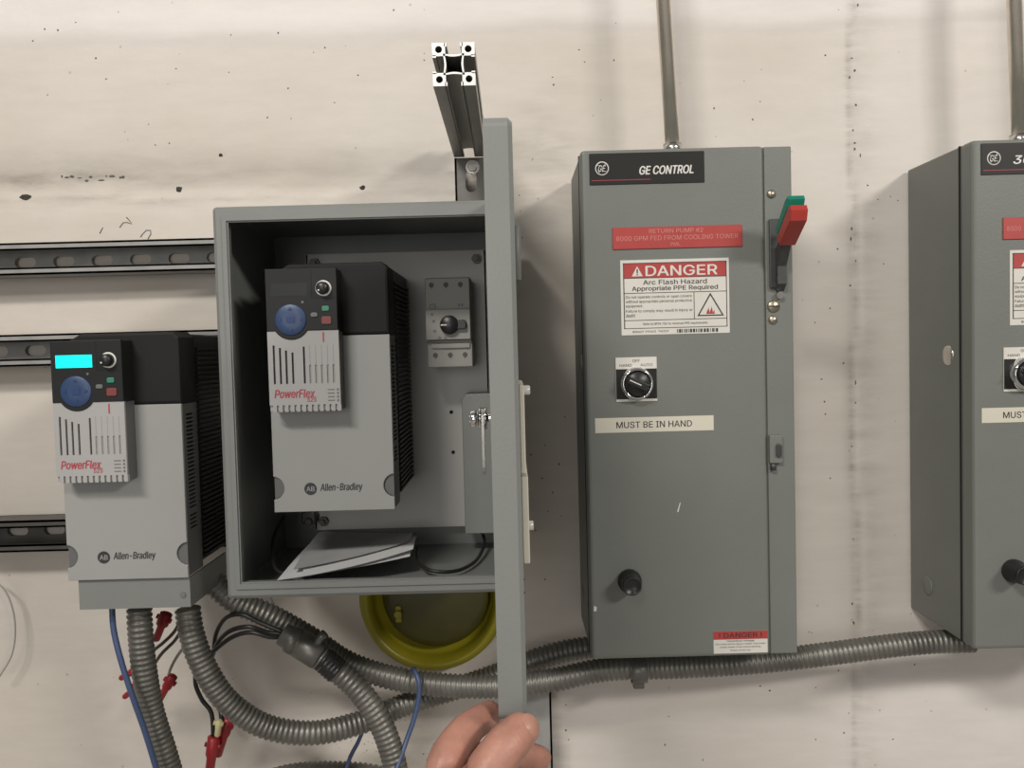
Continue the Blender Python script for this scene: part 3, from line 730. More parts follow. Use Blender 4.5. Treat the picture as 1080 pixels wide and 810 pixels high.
    for u, v, a_, b_, mn, nm in ((49.5, 48, 3.6, 2.2, 'greybtn', 'button'), (61.4, 41.8, 3.8, 2.7, 'green', 'start_button'), (62, 54, 5.2, 4.0, 'redbtn', 'stop_button')):
        mm = MB(); mm.prism(rrect(U(u - a_), U(u + a_), V(v + b_), V(v - b_), 0.0016), yk - 0.0012, yk + 0.0005, 0.0005); build(nm, mm, mn, kp)
    mm = MB(); mm.cyl((U(38), yk + 0.0002, V(34.7)), (U(38), yk - 0.0006, V(34.7)), 0.0013, 12); build('indicator_light', mm, 'greybtn', kp)
    mm = MB(); mm.box(U(47.2), U(47.7), yk - 0.0002, yk + 0.001, V(31), V(1)); mm.box(U(47.2), U(72), yk - 0.0002, yk + 0.001, V(31.4), V(31)); build('panel_seam', mm, 'hole', kp)
    if gland:
        mb = MB(); gz0, gz1 = zb - 0.0330, zb - 0.0012
        mb.box(x0 + 0.0085, x1 - 0.0005, yf + 0.0040, yf + 0.0060, gz0, gz1)
        mb.box(x1 - 0.0025, x1 - 0.0005, yf + 0.006, -0.120, gz0, gz1); mb.box(x0 + 0.0085, x0 + 0.0105, yf + 0.006, -0.120, gz0, gz1)
        mb.box(x0 + 0.0105, x1 - 0.0025, yf + 0.006, -0.120, gz0, gz0 + 0.002)
        gp = build('gland_box', mb, 'boxgrey', t, 'grey sheet-metal conduit box under the drive')
        mm = MB(); mm.cyl((x1 - 0.008, yf + 0.004, gz0 + 0.014), (x1 - 0.008, yf + 0.0022, gz0 + 0.014), 0.0028, 14); build('screw', mm, 'zinc', gp)
    return t
drive(-0.4815, Z(0.0295), -0.0425, True, 'wall-mounted grey drive with a lit turquoise display, left of the enclosure', True)
drive(-0.2575, Z(0.0975), -0.0605, False, 'grey drive with a dark display mounted inside the open enclosure', False)

# ------------------------------------------------------------------ motor protection breaker in the enclosure
def breaker():
    x0, x1, z0, z1, yf, yb = -0.1010, -0.0470, Z(-0.0180), Z(0.0890), -0.1350, -0.0600
    t = thing('motor_breaker', 'light grey motor breaker with a black rotary knob, upper right of the back panel', 'breaker', ((x0 + x1) / 2, yb, z0))
    X = lambda q: x0 + (q - 550) / 290 * 0.054; V = lambda q: z1 - (q - 145) / 590 * 0.107     # layout units read off the photograph
    mb = MB(); mb.box(x0, x1, yf + 0.012, yb, V(560), z1, 0.0012); mb.box(x0 + 0.0005, x1 - 0.0005, yf, yf + 0.014, V(555), V(355), 0.001); mb.box(x0 + 0.0005, x1 - 0.0005, yf + 0.004, yf + 0.014, V(356), z1 - 0.001, 0.001)
    b = build('housing', mb, 'breaker', t)
    mb = MB(); mb.box(x0 + 0.001, x1 + 0.0008, yf + 0.006, yb, z0, V(566), 0.0012); mb.box(X(585), X(830), yf + 0.003, yf + 0.007, V(610), V(580), 0.0006); build('lower_terminal_block', mb, 'breaker', t)
    for u, v, y in ((595, 195, yf + 0.004), (688, 195, yf + 0.004), (780, 195, yf + 0.004), (607, 655, yf + 0.006), (702, 655, yf + 0.006), (797, 655, yf + 0.006)):
        mb = MB(); mb.cyl((X(u), y + 0.001, V(v)), (X(u), y - 0.0003, V(v)), 0.0030, 16); mb.box(X(u) - 0.0006, X(u) + 0.0006, y - 0.0006, y + 0.001, V(v) - 0.004, V(v) + 0.003); build('terminal_screw', mb, 'breakerdk', t)
    mb = MB(); mb.lathe([(0.0112, 0), (0.0110, 0.006), (0.0098, 0.0075), (0, 0.0075)], (X(705), yf, V(458)), (0, -1, 0), 30, False)
    mb.prism(rrect(X(740), X(812), V(488), V(428), 0.003), yf - 0.0065, yf - 0.0005, 0.0008); k = build('rotary_knob', mb, 'black', t, 'black rotary knob')
    mb = MB(); mb.box(X(652), X(690), yf - 0.0079, yf - 0.007, V(463), V(455)); build('knob_mark', mb, 'printwhite', k)
    mb = MB(); mb.box(X(735), x1 - 0.0005, yf + 0.0030, yf + 0.0045, V(357), V(353)); build('seam', mb, 'breakerdk', t); mb = MB(); mb.box(x0 + 0.001, x1, yf + 0.002, yf + 0.007, V(571), V(558)); build('seam', mb, 'breakerdk', t)
    mb = MB(); c = (X(600), V(337)); mb.lathe([(0.0030, 0), (0.0038, 0), (0.0038, 0.0004), (0.0030, 0.0004)], (c[0], yf + 0.004, c[1]), (0, -1, 0), 20, False)
    mb.text('A', c[0] - 0.0016, c[0] + 0.0016, c[1] - 0.002, c[1] + 0.002, yf + 0.004)
    for u in (768, 788): mb.box(X(u) - 0.0012, X(u) + 0.0012, yf + 0.0036, yf + 0.0045, V(338), V(320))
    for u, v in ((605, 432), (610, 497), (640, 540), (595, 388), (678, 540)): mb.box(X(u) - 0.0016, X(u) + 0.0016, yf - 0.0004, yf + 0.001, V(v) - 0.0015, V(v) + 0.0015)
    build('print', mb, 'printgrey', t)['kind'] = 'stuff'
breaker()

# grey metal box fixed at the right of the back panel
mb = MB()
c0 = un(487, 425, -0.1); c1 = un(491, 563, -0.1)
mb.prism([(-0.0624, Z(-0.2250)), (-0.0185, Z(-0.2250)), (-0.0185, Z(-0.052)), (-0.057, Z(-0.052)), (-0.0624, Z(-0.0600))], -0.104, -0.0600, 0.001)
t = thing('junction_box', 'plain grey metal box standing at the lower right inside the enclosure', 'box', (-0.04, -0.06, Z(-0.225)))
build('body', mb, 'boxgrey', t)
mb = MB(); mb.box(-0.0610, -0.0185, -0.1052, -0.1040, Z(-0.2235), Z(-0.0640)); build('front_cover', mb, 'boxgrey', t)

# folded paperwork on the enclosure floor
def paperwork():
    zf = BZ0 + 0.0185
    t = thing('folded_document', 'loose folded paper sheets lying on the floor of the enclosure', 'paper', (-0.2, -0.16, zf))
    def sheet(c, h, m, curl, label=None):
        n = 12; vs = []
        for lay in (0, 1):
            for i in range(n + 1):
                for j in range(n + 1):
                    u, v = i / n, j / n
                    p = Vector(c[0]) * (1 - u) * (1 - v) + Vector(c[1]) * u * (1 - v) + Vector(c[2]) * u * v + Vector(c[3]) * (1 - u) * v
                    z = p.z + h + curl * (u ** 2) * (1 - v) ** 2 + 0.006 * math.sin(math.pi * v) * (0.3 + u) + (0.0004 if lay else 0)
                    vs.append((p.x, p.y, z))
        q = (n + 1) ** 2; fs = []
        for i in range(n):
            for j in range(n):
                a = i * (n + 1) + j; fs += [(a, a + n + 1, a + n + 2, a + 1), (q + a + 1, q + a + n + 2, q + a + n + 1, q + a)]
        mb = MB(); mb.add(vs, fs, True); build('sheet', mb, m, t, label)
    fl = lambda px, py: (lambda y: tuple(un(px, py, y)))(floor_y(px, py))
    def floor_y(px, py):
        y = -0.2
        for _ in range(40): y += (un(px, py, y).z - zf) * 3.0
        return y
    FL, FR, BR, BL = fl(291, 614), fl(432, 594), fl(440, 569), fl(335, 566)
    sheet([(FL[0], FL[1] + 0.004, zf), (FR[0], FR[1] + 0.004, zf), (BR[0], BR[1], zf), (BL[0], BL[1], zf)], 0.0005, 'paper', 0.006)
    sheet([(FL[0] + 0.024, FL[1] + 0.006, zf), (FR[0] + 0.003, FR[1] + 0.010, zf), (BR[0] + 0.002, BR[1] + 0.002, zf), (BL[0] + 0.004, BL[1] + 0.002, zf)], 0.003, 'paper', 0.010)
    sheet([(FL[0] + 0.012, FL[1] + 0.024, zf), (FR[0] - 0.004, FR[1] + 0.034, zf), (BR[0], BR[1] + 0.001, zf), (BL[0] + 0.002, BL[1] + 0.001, zf)], 0.0065, 'papergrey', 0.010, 'grey top sheet')
paperwork()
def wire(name, pts, r, m, label, cat='wire', group=None, seg=10):
    mb = MB(); P = [un(*p) for p in pts]; mb.tube(P, r, seg); return single(name, mb, m, label, cat, P[0], group)
wire('cable', [(508, 560, -0.085), (511, 572, -0.095), (503, 590, -0.155), (485, 601, -0.20), (462, 603, -0.213), (445, 597, -0.20), (440, 585, -0.165), (441, 578, -0.15)], 0.0021, 'blackwire', 'black cable looping over the enclosure floor below the plain grey box', 'cable')
wire('cable', [(300, 545, -0.10), (291, 560, -0.14), (287, 580, -0.18), (291, 600, -0.225), (303, 606, -0.235)], 0.0021, 'blackwire', 'black cable hanging below the left edge of the drive inside the enclosure', 'cable')

# ------------------------------------------------------------------ motor starter cabinets
def screw_head(c, r, m, parent, name='screw', slot=True):
    mb = MB(); mb.lathe([(r, 0), (r, 0.001), (r * 0.8, 0.0022), (0, 0.0026)], c, (0, -1, 0), 20, False); s = build(name, mb, m, parent)
    return s
def starter(dx, full, label, title, grp):
    x0, x1, z0, z1, yf = 0.0860 + dx, 0.3275 + dx, Z(-0.3650), Z(0.2265), -0.1590
    t = thing('motor_starter', label, 'cabinet', ((x0 + x1) / 2, 0, z0), grp)
    xd = 0.2955 + dx
    mb = MB(); mb.box(x0, x1, yf + 0.0045, -0.0015, z0, z1, 0.0022); mb.box(xd + 0.0005, x1, yf + 0.0015, yf + 0.010, z0 + 0.0005, z1 - 0.0005, 0.0015); build('case', mb, 'gegrey', t)
    # the cover wraps over the left edge with a rounded bend
    mb = MB(); mb.box(x0 - 0.0010, xd, yf, yf + 0.0260, z0 - 0.0008, z1 + 0.0008, 0.0050, 3); cv = build('cover', mb, 'gegrey', t, 'grey hinged cover')
    mb = MB(); mb.box(x0 - 0.0013, x0 + 0.001, yf + 0.0262, yf + 0.0285, z0, z1); build('cover_seam', mb, 'hole', t)
    Y = yf
    X = lambda v: v + dx
    # black nameplate
    mb = MB(); mb.box(X(0.0952), X(0.2268), Y - 0.0012, Y, Z(0.1870), Z(0.2226), 0.0003, 1); npl = build('nameplate', mb, 'nameplate', t, 'black maker nameplate')
    mb = MB(); y = Y - 0.0012; cx, cz = X(0.1095), Z(0.2055); r = 0.0079
    mb.lathe([(r - 0.0011, 0), (r, 0), (r, 0.0003), (r - 0.0011, 0.0003)], (cx, y, cz), (0, -1, 0), 36, False)
    mb.text('GE', cx - 0.0044, cx + 0.0044, cz - 0.0036, cz + 0.0036, y, 0.0, 0.35)
    for q in range(4):
        a = math.radians(45 + 90 * q); c = (cx + 0.0052 * math.cos(a), cz + 0.0052 * math.sin(a))
        P = arc(c[0], c[1], 0.0017, 45 + 90 * q - 150, 45 + 90 * q + 60, 10)
        mb.tube([(p, y, s) for p, s in P], 0.00035, 6)
    build('round_emblem', mb, 'printwhite', npl, 'white ring emblem')
    mb = MB()
    if full: mb.text(title, X(0.1525), X(0.2140), Z(0.1975), Z(0.2070), y, 0.035, 0.22)
    else: mb.text(title, X(0.1320), X(0.2150), Z(0.1985), Z(0.2080), y, 0.035, 0.22)
    build('nameplate_lettering', mb, 'printwhite', npl)
    mb = MB(); mb.box(X(0.0975), X(0.1650), y - 0.0003, y, Z(0.1915), Z(0.1922)); build('nameplate_line', mb, 'printred', npl)
    # red engraved tag
    mb = MB(); mb.box(X(0.1200), X(0.2690), Y - 0.0016, Y, Z(0.1127), Z(0.1376), 0.0004, 1); tag = build('equipment_tag', mb, 'labelred', t, 'red engraved equipment tag')
    mb = MB(); y = Y - 0.0016
    if full:
        mb.text('RETURN PUMP #2', X(0.1620), X(0.2240), Z(0.1303), Z(0.1352), y, 0.0); mb.text('8000 GPM FED FROM COOLING TOWER', X(0.1240), X(0.2640), Z(0.1222), Z(0.1275), y, 0.0); mb.text('PML', X(0.1865), X(0.1975), Z(0.1155), Z(0.1192), y, 0.0)
    else:
        mb.text('8000', X(0.1240), X(0.1400), Z(0.1222), Z(0.1275), y, 0.0)
    build('tag_lettering', mb, 'engrave', tag)
    # danger label
    la, lb, lc, ld = 0.1282, 0.2532, 0.0140, 0.1003; mx = lambda u: X(la + u / 720 * (lb - la)); mz = lambda v: Z(ld - v / 505 * (ld - lc))   # label layout units
    mb = MB(); mb.box(X(la), X(lb), Y - 0.0004, Y, Z(lc), Z(ld)); lab = build('danger_label', mb, 'labelwhite', t, 'white and red arc flash danger label'); y = Y - 0.0004
    mb = MB(); mb.box(mx(20), mx(702), y - 0.0002, y, mz(122), mz(24)); build('red_band', mb, 'labelred', lab)
    mb = MB()
    for a, b, c, d in ((18, 24, 20, 462), (700, 705, 20, 462), (18, 705, 20, 25), (18, 705, 120, 124), (18, 705, 221, 225), (18, 705, 404, 408), (18, 705, 458, 462), (484, 488, 223, 406)):
        mb.box(mx(a), mx(b), y - 0.0003, y, mz(d), mz(c))
    build('border_line', mb, 'printdark', lab)
    mb = MB(); mb.text('DANGER', mx(168), mx(642), mz(110), mz(42), y - 0.0002, 0.03); mb.prism([(mx(75), mz(110)), (mx(148), mz(110)), (mx(111), mz(42))], y - 0.0004, y)
    build('heading', mb, 'labelwhite', lab)
    mb = MB(); mb.text('!', mx(107), mx(116), mz(103), mz(62), y - 0.0004, 0.02)
    mb.text('Arc Flash Hazard', mx(150), mx(572), mz(168), mz(137), y, 0.025); mb.text('Appropriate PPE Required', mx(75), mx(645), mz(215), mz(178), y, 0.025)
    for s, b, v in (('Do not operate controls or open covers', 470, 240), ('without appropriate personal protective', 470, 270), ('equipment.', 145, 300), ('Failure to comply may result in injury or', 475, 334), ('death!', 92, 362)):
        mb.text(s, mx(32), mx(b), mz(v + 23), mz(v), y, 0.008)
    mb.text('Refer to NFPA 70E for minimum PPE requirements', mx(145), mx(572), mz(444), mz(424), y, 0.008)
    mb.text('BRADY 99453  TW/DF', mx(75), mx(315), mz(492), mz(476), y, 0.01)
    random.seed(8)
    u = 370
    while u < 640:
        wv = random.choice((4, 6, 11, 14)); mb.box(mx(u), mx(u + wv), y - 0.0002, y, mz(496), mz(472)); u += wv + random.choice((4, 6, 9))
    # warning triangle outline
    tri = lambda s: [(mx(594 + (a - 594) * s), mz(338 + (b - 338) * s)) for a, b in ((594, 232), (505, 388), (683, 388))]
    A, B = tri(1.0), tri(0.84)
    for i in range(3): mb.prism([A[i], A[(i + 1) % 3], B[(i + 1) % 3], B[i]], y - 0.0003, y)
    build('label_print', mb, 'printdark', lab)
    mb = MB()
    for k, (u, hh) in enumerate(((572, 30), (583, 46), (594, 36), (604, 52), (615, 28))): mb.prism([(mx(u - 7), mz(374)), (mx(u + 7), mz(374)), (mx(u + 3 * (-1) ** k), mz(374 - hh))], y - 0.0003 - k * 0.00002, y)
    build('flame_print', mb, 'labelred', lab)
    # selector switch
    mb = MB(); mb.box(X(0.1203), X(0.1680), Y - 0.0012, Y, Z(-0.0628), Z(-0.0115), 0.0003, 1); sw = build('selector_plate', mb, 'labelwhite', t, 'selector switch legend plate')
    mb = MB(); mb.box(X(0.1206), X(0.1677), Y - 0.0016, Y, Z(-0.0598), Z(-0.0250)); build('plate_black_field', mb, 'nameplate', sw)
    mb = MB(); y = Y - 0.0012; mb.text('OFF', X(0.1400), X(0.1482), Z(-0.0172), Z(-0.0140), y, 0.01); mb.text('HAND', X(0.1250), X(0.1390), Z(-0.0222), Z(-0.0192), y, 0.01); mb.text('AUTO', X(0.1490), X(0.1630), Z(-0.0222), Z(-0.0192), y, 0.01); build('plate_lettering', mb, 'printdark', sw)
    cx, cz = X(0.1438), Z(-0.0420)
    mb = MB(); mb.lathe([(0.0193, 0), (0.0193, 0.004), (0.0185, 0.009), (0.0172, 0.0115), (0.0158, 0.0120), (0.0150, 0.0105), (0.0145, 0.0060), (0.0, 0.0060)], (cx, Y - 0.0012, cz), (0, -1, 0), 44, False); build('bezel_ring', mb, 'chrome', sw, 'chrome bezel ring')
    mb = MB(); mb.lathe([(0.0140, 0.005), (0.0140, 0.013), (0.0128, 0.0145), (0.0, 0.0145)], (cx, Y - 0.0012, cz), (0, -1, 0), 36, False)
    d = Vector((0.90, 0, -0.43)); e = Vector((0.43, 0, 0.90)); c = Vector((cx, Y - 0.0157, cz))
    P = [c + d * a + e * b for a, b in ((-0.0125, -0.0042), (0.0125, -0.0042), (0.0125, 0.0042), (-0.0125, 0.0042))]
    mb.prism([(p.x, p.z) for p in P], c.y - 0.0065, c.y + 0.001, 0.001); kn = build('selector_knob', mb, 'black', sw, 'black selector knob')
    mb = MB(); P = [c + d * a + e * b for a, b in ((-0.0115, -0.0006), (0.003, -0.0006), (0.003, 0.0006), (-0.0115, 0.0006))]
    mb.prism([(p.x, p.z) for p in P], c.y - 0.0069, c.y - 0.006); build('knob_mark', mb, 'printwhite', sw)
    # strip label
    mb = MB(); mb.box(X(0.0952), X(0.2328), Y - 0.0004, Y, Z(-0.0985), Z(-0.0812)); sl = build('strip_label', mb, 'labelcream', t, 'cream printed strip label')
    mb = MB(); mb.text('MUST BE IN HAND', X(0.1200), X(0.2075), Z(-0.0935), Z(-0.0862), Y - 0.0004, 0.016); build('strip_lettering', mb, 'printdark', sl)
    # reset plunger
    cx, cz = X(0.1312), Z(-0.2725)
    mb = MB(); mb.lathe([(0.0138, 0), (0.0138, 0.005), (0.0122, 0.007), (0.0112, 0.020), (0.0108, 0.0245), (0.0098, 0.0255), (0.0090, 0.0240), (0.0, 0.0240)], (cx, Y, cz), (0, -1, 0), 32, False); build('reset_button', mb, 'black', t, 'black reset plunger')
    # lower danger label
    mb = MB(); mb.box(X(0.2285), X(0.2918), Y - 0.0004, Y, Z(-0.3618), Z(-0.3355)); dl = build('voltage_label', mb, 'labelwhite', t, 'small red and white voltage label'); y = Y - 0.0004
    mb = MB(); mb.box(X(0.2285), X(0.2918), y - 0.0002, y, Z(-0.3452), Z(-0.3355)); build('red_band', mb, 'labelred', dl)
    mb = MB(); y2 = y - 0.0002
    mb.text('! DANGER !', X(0.2350), X(0.2850), Z(-0.3432), Z(-0.3375), y2, 0.02); mb.text('Hazardous Voltage.', X(0.2440), X(0.2770), Z(-0.3485), Z(-0.3460), y, 0.01)
    mb.text('Can cause severe injury or death. Disconnect', X(0.2305), X(0.2895), Z(-0.3520), Z(-0.3496), y, 0.0); mb.text('power ahead of box before opening.', X(0.2360), X(0.2840), Z(-0.3556), Z(-0.3532), y, 0.0); mb.text('Keep cover on.', X(0.2480), X(0.2720), Z(-0.3594), Z(-0.3572), y, 0.0)
    build('label_print', mb, 'printdark', dl)
    # right-hand strip: disconnect handle, screws, latch
    yp = yf + 0.0015
    mb = MB(); mb.box(X(0.3000), X(0.3165), yp - 0.004, yp, Z(0.0640), Z(0.1430), 0.001); hd = build('handle_base', mb, 'darksteel', t, 'dark slotted base of the disconnect handle')
    mb = MB(); mb.prism([(yp - 0.003, Z(0.060)), (yp - 0.003, Z(0.108)), (yp - 0.026, Z(0.122)), (yp - 0.030, Z(0.110)), (yp - 0.013, Z(0.088)), (yp - 0.013, Z(0.068))], X(0.3060), X(0.3160), 0.001, 'x')
    mb.cyl((X(0.3055), yp - 0.009, Z(0.074)), (X(0.3165), yp - 0.009, Z(0.074)), 0.0035, 14); build('handle_arm', mb, 'darksteel', hd)
    mb = MB(); mb.cyl((X(0.3110), yp, Z(0.0555)), (X(0.3110), yp - 0.006, Z(0.0555)), 0.0042, 14); build('pivot_tab', mb, 'zinc', hd)
    a = Vector((0, yp - 0.026, Z(0.1190))); b = Vector((0, yp - 0.062, Z(0.1430))); d = (b - a).normalized(); n = Vector((0, d.z, -d.y)); n = n if n.z > 0 else -n
    def lev(w0, w1, tip):
        return [(p.y, p.z) for p in (a + n * w0 * 0.8, b + n * w0, b + d * tip + n * (w0 * 0.6 + w1 * 0.4), b + d * tip + n * (w0 * 0.2 + w1 * 0.8), b + n * w1, a + n * w1 * 0.8)]
    mb = MB(); mb.prism(lev(-0.015, 0.0020, 0.009), X(0.3015), X(0.3195), 0.0015, 'x'); build('red_lever', mb, 'leverred', hd, 'red lower half of the lever')
    mb = MB(); mb.prism(lev(0.0025, 0.0150, 0.009), X(0.3015), X(0.3195), 0.0015, 'x'); build('green_lever', mb, 'levergreen', hd, 'green upper half of the lever')
    screw_head((X(0.3040), yp, Z(0.1720)), 0.0050, 'brass', t)
    s = screw_head((X(0.3045), yp, Z(0.0430)), 0.0072, 'brass', t)
    mb = MB(); mb.box(X(0.2990), X(0.3100), yp - 0.0031, yp - 0.001, Z(0.0423), Z(0.0437)); build('screw_slot', mb, 'hole', s)
    screw_head((X(0.3038), yp, Z(0.0275)), 0.0052, 'brass', t)
    mb = MB(); mb.box(X(0.2962), X(0.3115), yp - 0.006, yp, Z(-0.1385), Z(-0.1060), 0.001); lt = build('cover_latch', mb, 'gegrey', t, 'small bolted cover latch')
    mb = MB(); mb.prism(rrect(X(0.3035), X(0.3095), Z(-0.1315), Z(-0.1155), 0.0028), yp - 0.009, yp - 0.005, 0.0008); build('latch_screw', mb, 'darksteel', lt)
    mb = MB(); mb.cyl((X(0.3005), yp - 0.004, Z(-0.1385)), (X(0.3005), yp - 0.004, Z(-0.1465)), 0.0034, 12); build('latch_pin', mb, 'darksteel', lt)
    # knock-outs on the left side
    for yy, zz, mm, nm in ((-0.103, -0.0200, 'zinc' if not full else 'gegrey', 'hole_plug'), (-0.049, -0.3200, 'gegrey', 'knockout')):
        mb = MB(); mb.lathe([(0.0125, 0), (0.0125, 0.0008), (0.0112, 0.0016), (0.0, 0.0018)], (x0, yy, Z(zz)), (-1, 0, 0), 28, False); build(nm, mb, mm, t)
    # hub on top for the rigid conduit
    hx = 0.2065 if full else 0.6365
    mb = MB(); mb.cyl((hx, -0.08, z1 - 0.001), (hx, -0.08, z1 + 0.012), 0.0145, 8); mb.cyl((hx, -0.08, z1 + 0.012), (hx, -0.08, z1 + 0.024), 0.0112, 24); build('conduit_hub', mb, 'zinc', t)
    if full:
        c = un(716, 535, Y); mb = MB(); mb.prism([(c.x - 0.0022, c.z - 0.0055), (c.x - 0.0006, c.z - 0.0055), (c.x + 0.0022, c.z + 0.0055), (c.x + 0.0010, c.z + 0.0050)], Y - 0.0002, Y + 0.0005); build('paint_chip', mb, 'printwhite', cv)
        c = un(628, 642, Y); mb = MB(); mb.prism([(c.x - 0.002, c.z - 0.003), (c.x + 0.001, c.z - 0.003), (c.x + 0.0015, c.z + 0.002), (c.x - 0.0015, c.z + 0.0035)], Y - 0.0002, Y + 0.0005); build('paint_chip', mb, 'printwhite', cv)
    return t
starter(0.0, True, 'grey starter cabinet with red and green handle, first right of the open door', 'GE CONTROL', 'starter cabinets')
starter(0.4490, False, 'grey starter cabinet cut off by the right edge, silver plug on its side', '300-LINE', 'starter cabinets')

# rigid conduits rising from the cabinets
for xb, xt, lab in ((0.2070, 0.1985, 'straight steel conduit rising from the cabinet next to the open door'), (0.6370, 0.6300, 'straight steel conduit rising from the cabinet at the right edge')):
    mb = MB(); z1 = Z(0.2265) + 0.012; zt = 2.9; k = (xt - xb) / (Z(0.426) - z1)
    mb.cyl((xb, -0.08, z1), (xb + k * (zt - z1), -0.08, zt), 0.0089, 28)
    single('steel_conduit', mb, 'emt', lab, 'conduit', (xb, -0.08, z1), 'rigid conduits')

# ------------------------------------------------------------------ flexible conduits
RG = (0.0064, 0.0024)
GF = 'flexible metal conduits under the cabinets'
def flex(pts, r, label):
    mb = MB(); P = [p if isinstance(p, Vector) else un(*p) for p in pts]; mb.tube(P, r, 22, RG); return single('flexible_conduit', mb, 'flex', label, 'conduit', P[0], GF)
flex([(147, 641, -0.190), (148, 665, -0.190), (152, 705, -0.185), (160, 750, -0.175), (174, 795, -0.165), (190, 850, -0.150)], 0.0138, 'ribbed flexible conduit dropping from the lit drive, beside the blue wire')
flex([(198, 641, -0.170), (202, 668, -0.170), (215, 703, -0.165), (240, 740, -0.155), (280, 766, -0.140), (330, 773, -0.125), (380, 762, -0.100), (430, 742, -0.072), (475, 728, -0.058), (520, 713, -0.052), (570, 694, -0.050), (612, 684, -0.048), (665, 681, -0.046)], 0.0145,
     'ribbed flexible conduit curving from the lit drive in a wide U past the hand')
flex([(222, 612, -0.140), (248, 634, -0.135), (285, 650, -0.125), (325, 672, -0.112), (365, 698, -0.100), (410, 714, -0.098), (460, 722, -0.096), (520, 724, -0.094), (580, 718, -0.092), (640, 706, -0.088), (720, 703, -0.080), (800, 698, -0.075), (870, 690, -0.072), (940, 681, -0.070), (985, 677, -0.070), (1025, 676, -0.070)], 0.0148,
     'long ribbed flexible conduit running below both starter cabinets')
flex([(318, 679, -0.150), (342, 697, -0.150), (375, 724, -0.148), (398, 756, -0.146), (412, 790, -0.144), (424, 840, -0.142)], 0.0145, 'ribbed flexible conduit falling steeply from the collar connector, left of the hand')
flex([(262, 835, -0.05), (300, 819, -0.05), (350, 815, -0.05), (400, 820, -0.05), (440, 840, -0.05)], 0.0145, 'ribbed flexible conduit arching along the bottom edge left of the hand')

# collar connector at the end of the steep conduit
def connector():
    a, b = un(297, 668, -0.150), un(338, 692, -0.150); d = (b - a).normalized(); L = (b - a).length
    t = thing('conduit_connector', 'dark metal conduit collar with a screw ear, black wires coming out', 'connector', a)
    mb = MB(); mb.lathe([(0.0105, 0), (0.0135, 0.001), (0.0140, 0.010), (0.0165, 0.012), (0.0165, 0.021), (0.0155, 0.0215), (0.0155, 0.0225), (0.0165, 0.023), (0.0170, L - 0.003), (0.0155, L), (0.010, L)], a, d, 30, False); build('collar', mb, 'flexdark', t)
    mb = MB(); mb.cyl(a + d * 0.001, a + d * 0.0016, 0.0104, 24); build('mouth', mb, 'hole', t)
    e = Vector((0, -1, 0)).cross(d).normalized(); e = e if e.z > 0 else -e
    c = a + d * (L - 0.011) + e * 0.017 + Vector((0, -0.006, 0))
    mb = MB(); mb.tube([c - e * 0.006, c + e * 0.005, c + e * 0.0125 + d * 0.002], 0.0052, 14); build('screw_ear', mb, 'flexdark', t)
    mb = MB(); p = un(340, 694, -0.150); q = un(356, 708, -0.150); mb.tube([p, p.lerp(q, 0.5), q], 0.0156, 22, (0.0050, 0.0010)); build('tape_wrap', mb, 'tape', t, 'shiny black tape wrap')
connector()
# strap under the long conduit
mb = MB(); c = un(673, 706, -0.085)
mb.lathe([(0.0160, -0.010), (0.0172, -0.009), (0.0172, 0.009), (0.0160, 0.010)], c, (1, 0, 0.06), 28, False); mb.box(c.x - 0.007, c.x + 0.007, c.y - 0.006, c.y + 0.006, c.z - 0.0235, c.z - 0.014, 0.002)
mb.box(c.x - 0.008, c.x + 0.008, c.y + 0.014, 0.0, c.z - 0.004, c.z + 0.004)
single('conduit_strap', mb, 'flexdark', 'grey strap holding the long conduit under the first cabinet', 'strap', c)

# ------------------------------------------------------------------ wires and splices
wire('blue_wire', [(118, 638, -0.205), (120, 665, -0.208), (128, 698, -0.212), (140, 735, -0.212), (153, 772, -0.205), (166, 815, -0.195), (175, 850, -0.19)], 0.0033, 'bluewire', 'thick blue wire hanging from the lit drive beside a conduit')
wire('blue_wire', [(436, 705, -0.112), (441, 716, -0.122), (442, 732, -0.125), (437, 757, -0.13), (428, 783, -0.14), (417, 815, -0.16), (410, 840, -0.17)], 0.0030, 'bluewire', 'blue wire passing over the conduits just left of the hand')
wire('blue_wire', [(386, 762, -0.075), (378, 782, -0.065), (368, 802, -0.072), (362, 830, -0.08)], 0.0026, 'bluewire', 'short dark blue wire below the bottom of the U-shaped conduit')
wire('black_wire', [(300, 669, -0.148), (282, 667, -0.150), (262, 661, -0.155), (240, 667, -0.145), (226, 685, -0.125), (222, 712, -0.10), (231, 741, -0.09), (234, 762, -0.095)], 0.0027, 'blackwire', 'black wire looping from the collar down to the yellow splice', group='black wires from the collar')
wire('black_wire', [(300, 671, -0.150), (285, 672, -0.158), (265, 667, -0.160), (245, 672, -0.150), (225, 687, -0.135), (209, 702, -0.115), (206, 720, -0.10), (213, 738, -0.095), (223, 752, -0.095), (225, 778, -0.098)], 0.0027, 'blackwire', 'black wire arching from the collar down to the lower red splice', group='black wires from the collar')
wire('black_wire', [(300, 667, -0.150), (275, 657, -0.150), (255, 648, -0.150), (238, 652, -0.140), (228, 668, -0.125), (225, 690, -0.11)], 0.0027, 'blackwire', 'black wire in the highest small loop left of the collar', group='black wires from the collar')
wire('brown_wire', [(192, 650, -0.150), (184, 666, -0.145), (172, 678, -0.14), (160, 688, -0.128), (146, 705, -0.106)], 0.0020, 'brownwire', 'thin brown wire crossing between the two drive conduits, upper one', group='thin brown wires')
wire('brown_wire', [(193, 662, -0.148), (184, 676, -0.142), (170, 690, -0.135), (158, 708, -0.115), (147, 722, -0.101)], 0.0020, 'brownwire', 'thin brown wire crossing between the two drive conduits, lower one', group='thin brown wires')
wire('grey_wire', [(196, 680, -0.13), (187, 692, -0.12), (180, 705, -0.11), (177, 715, -0.10)], 0.0018, 'greywire', 'thin grey wire running down into the middle red splice')
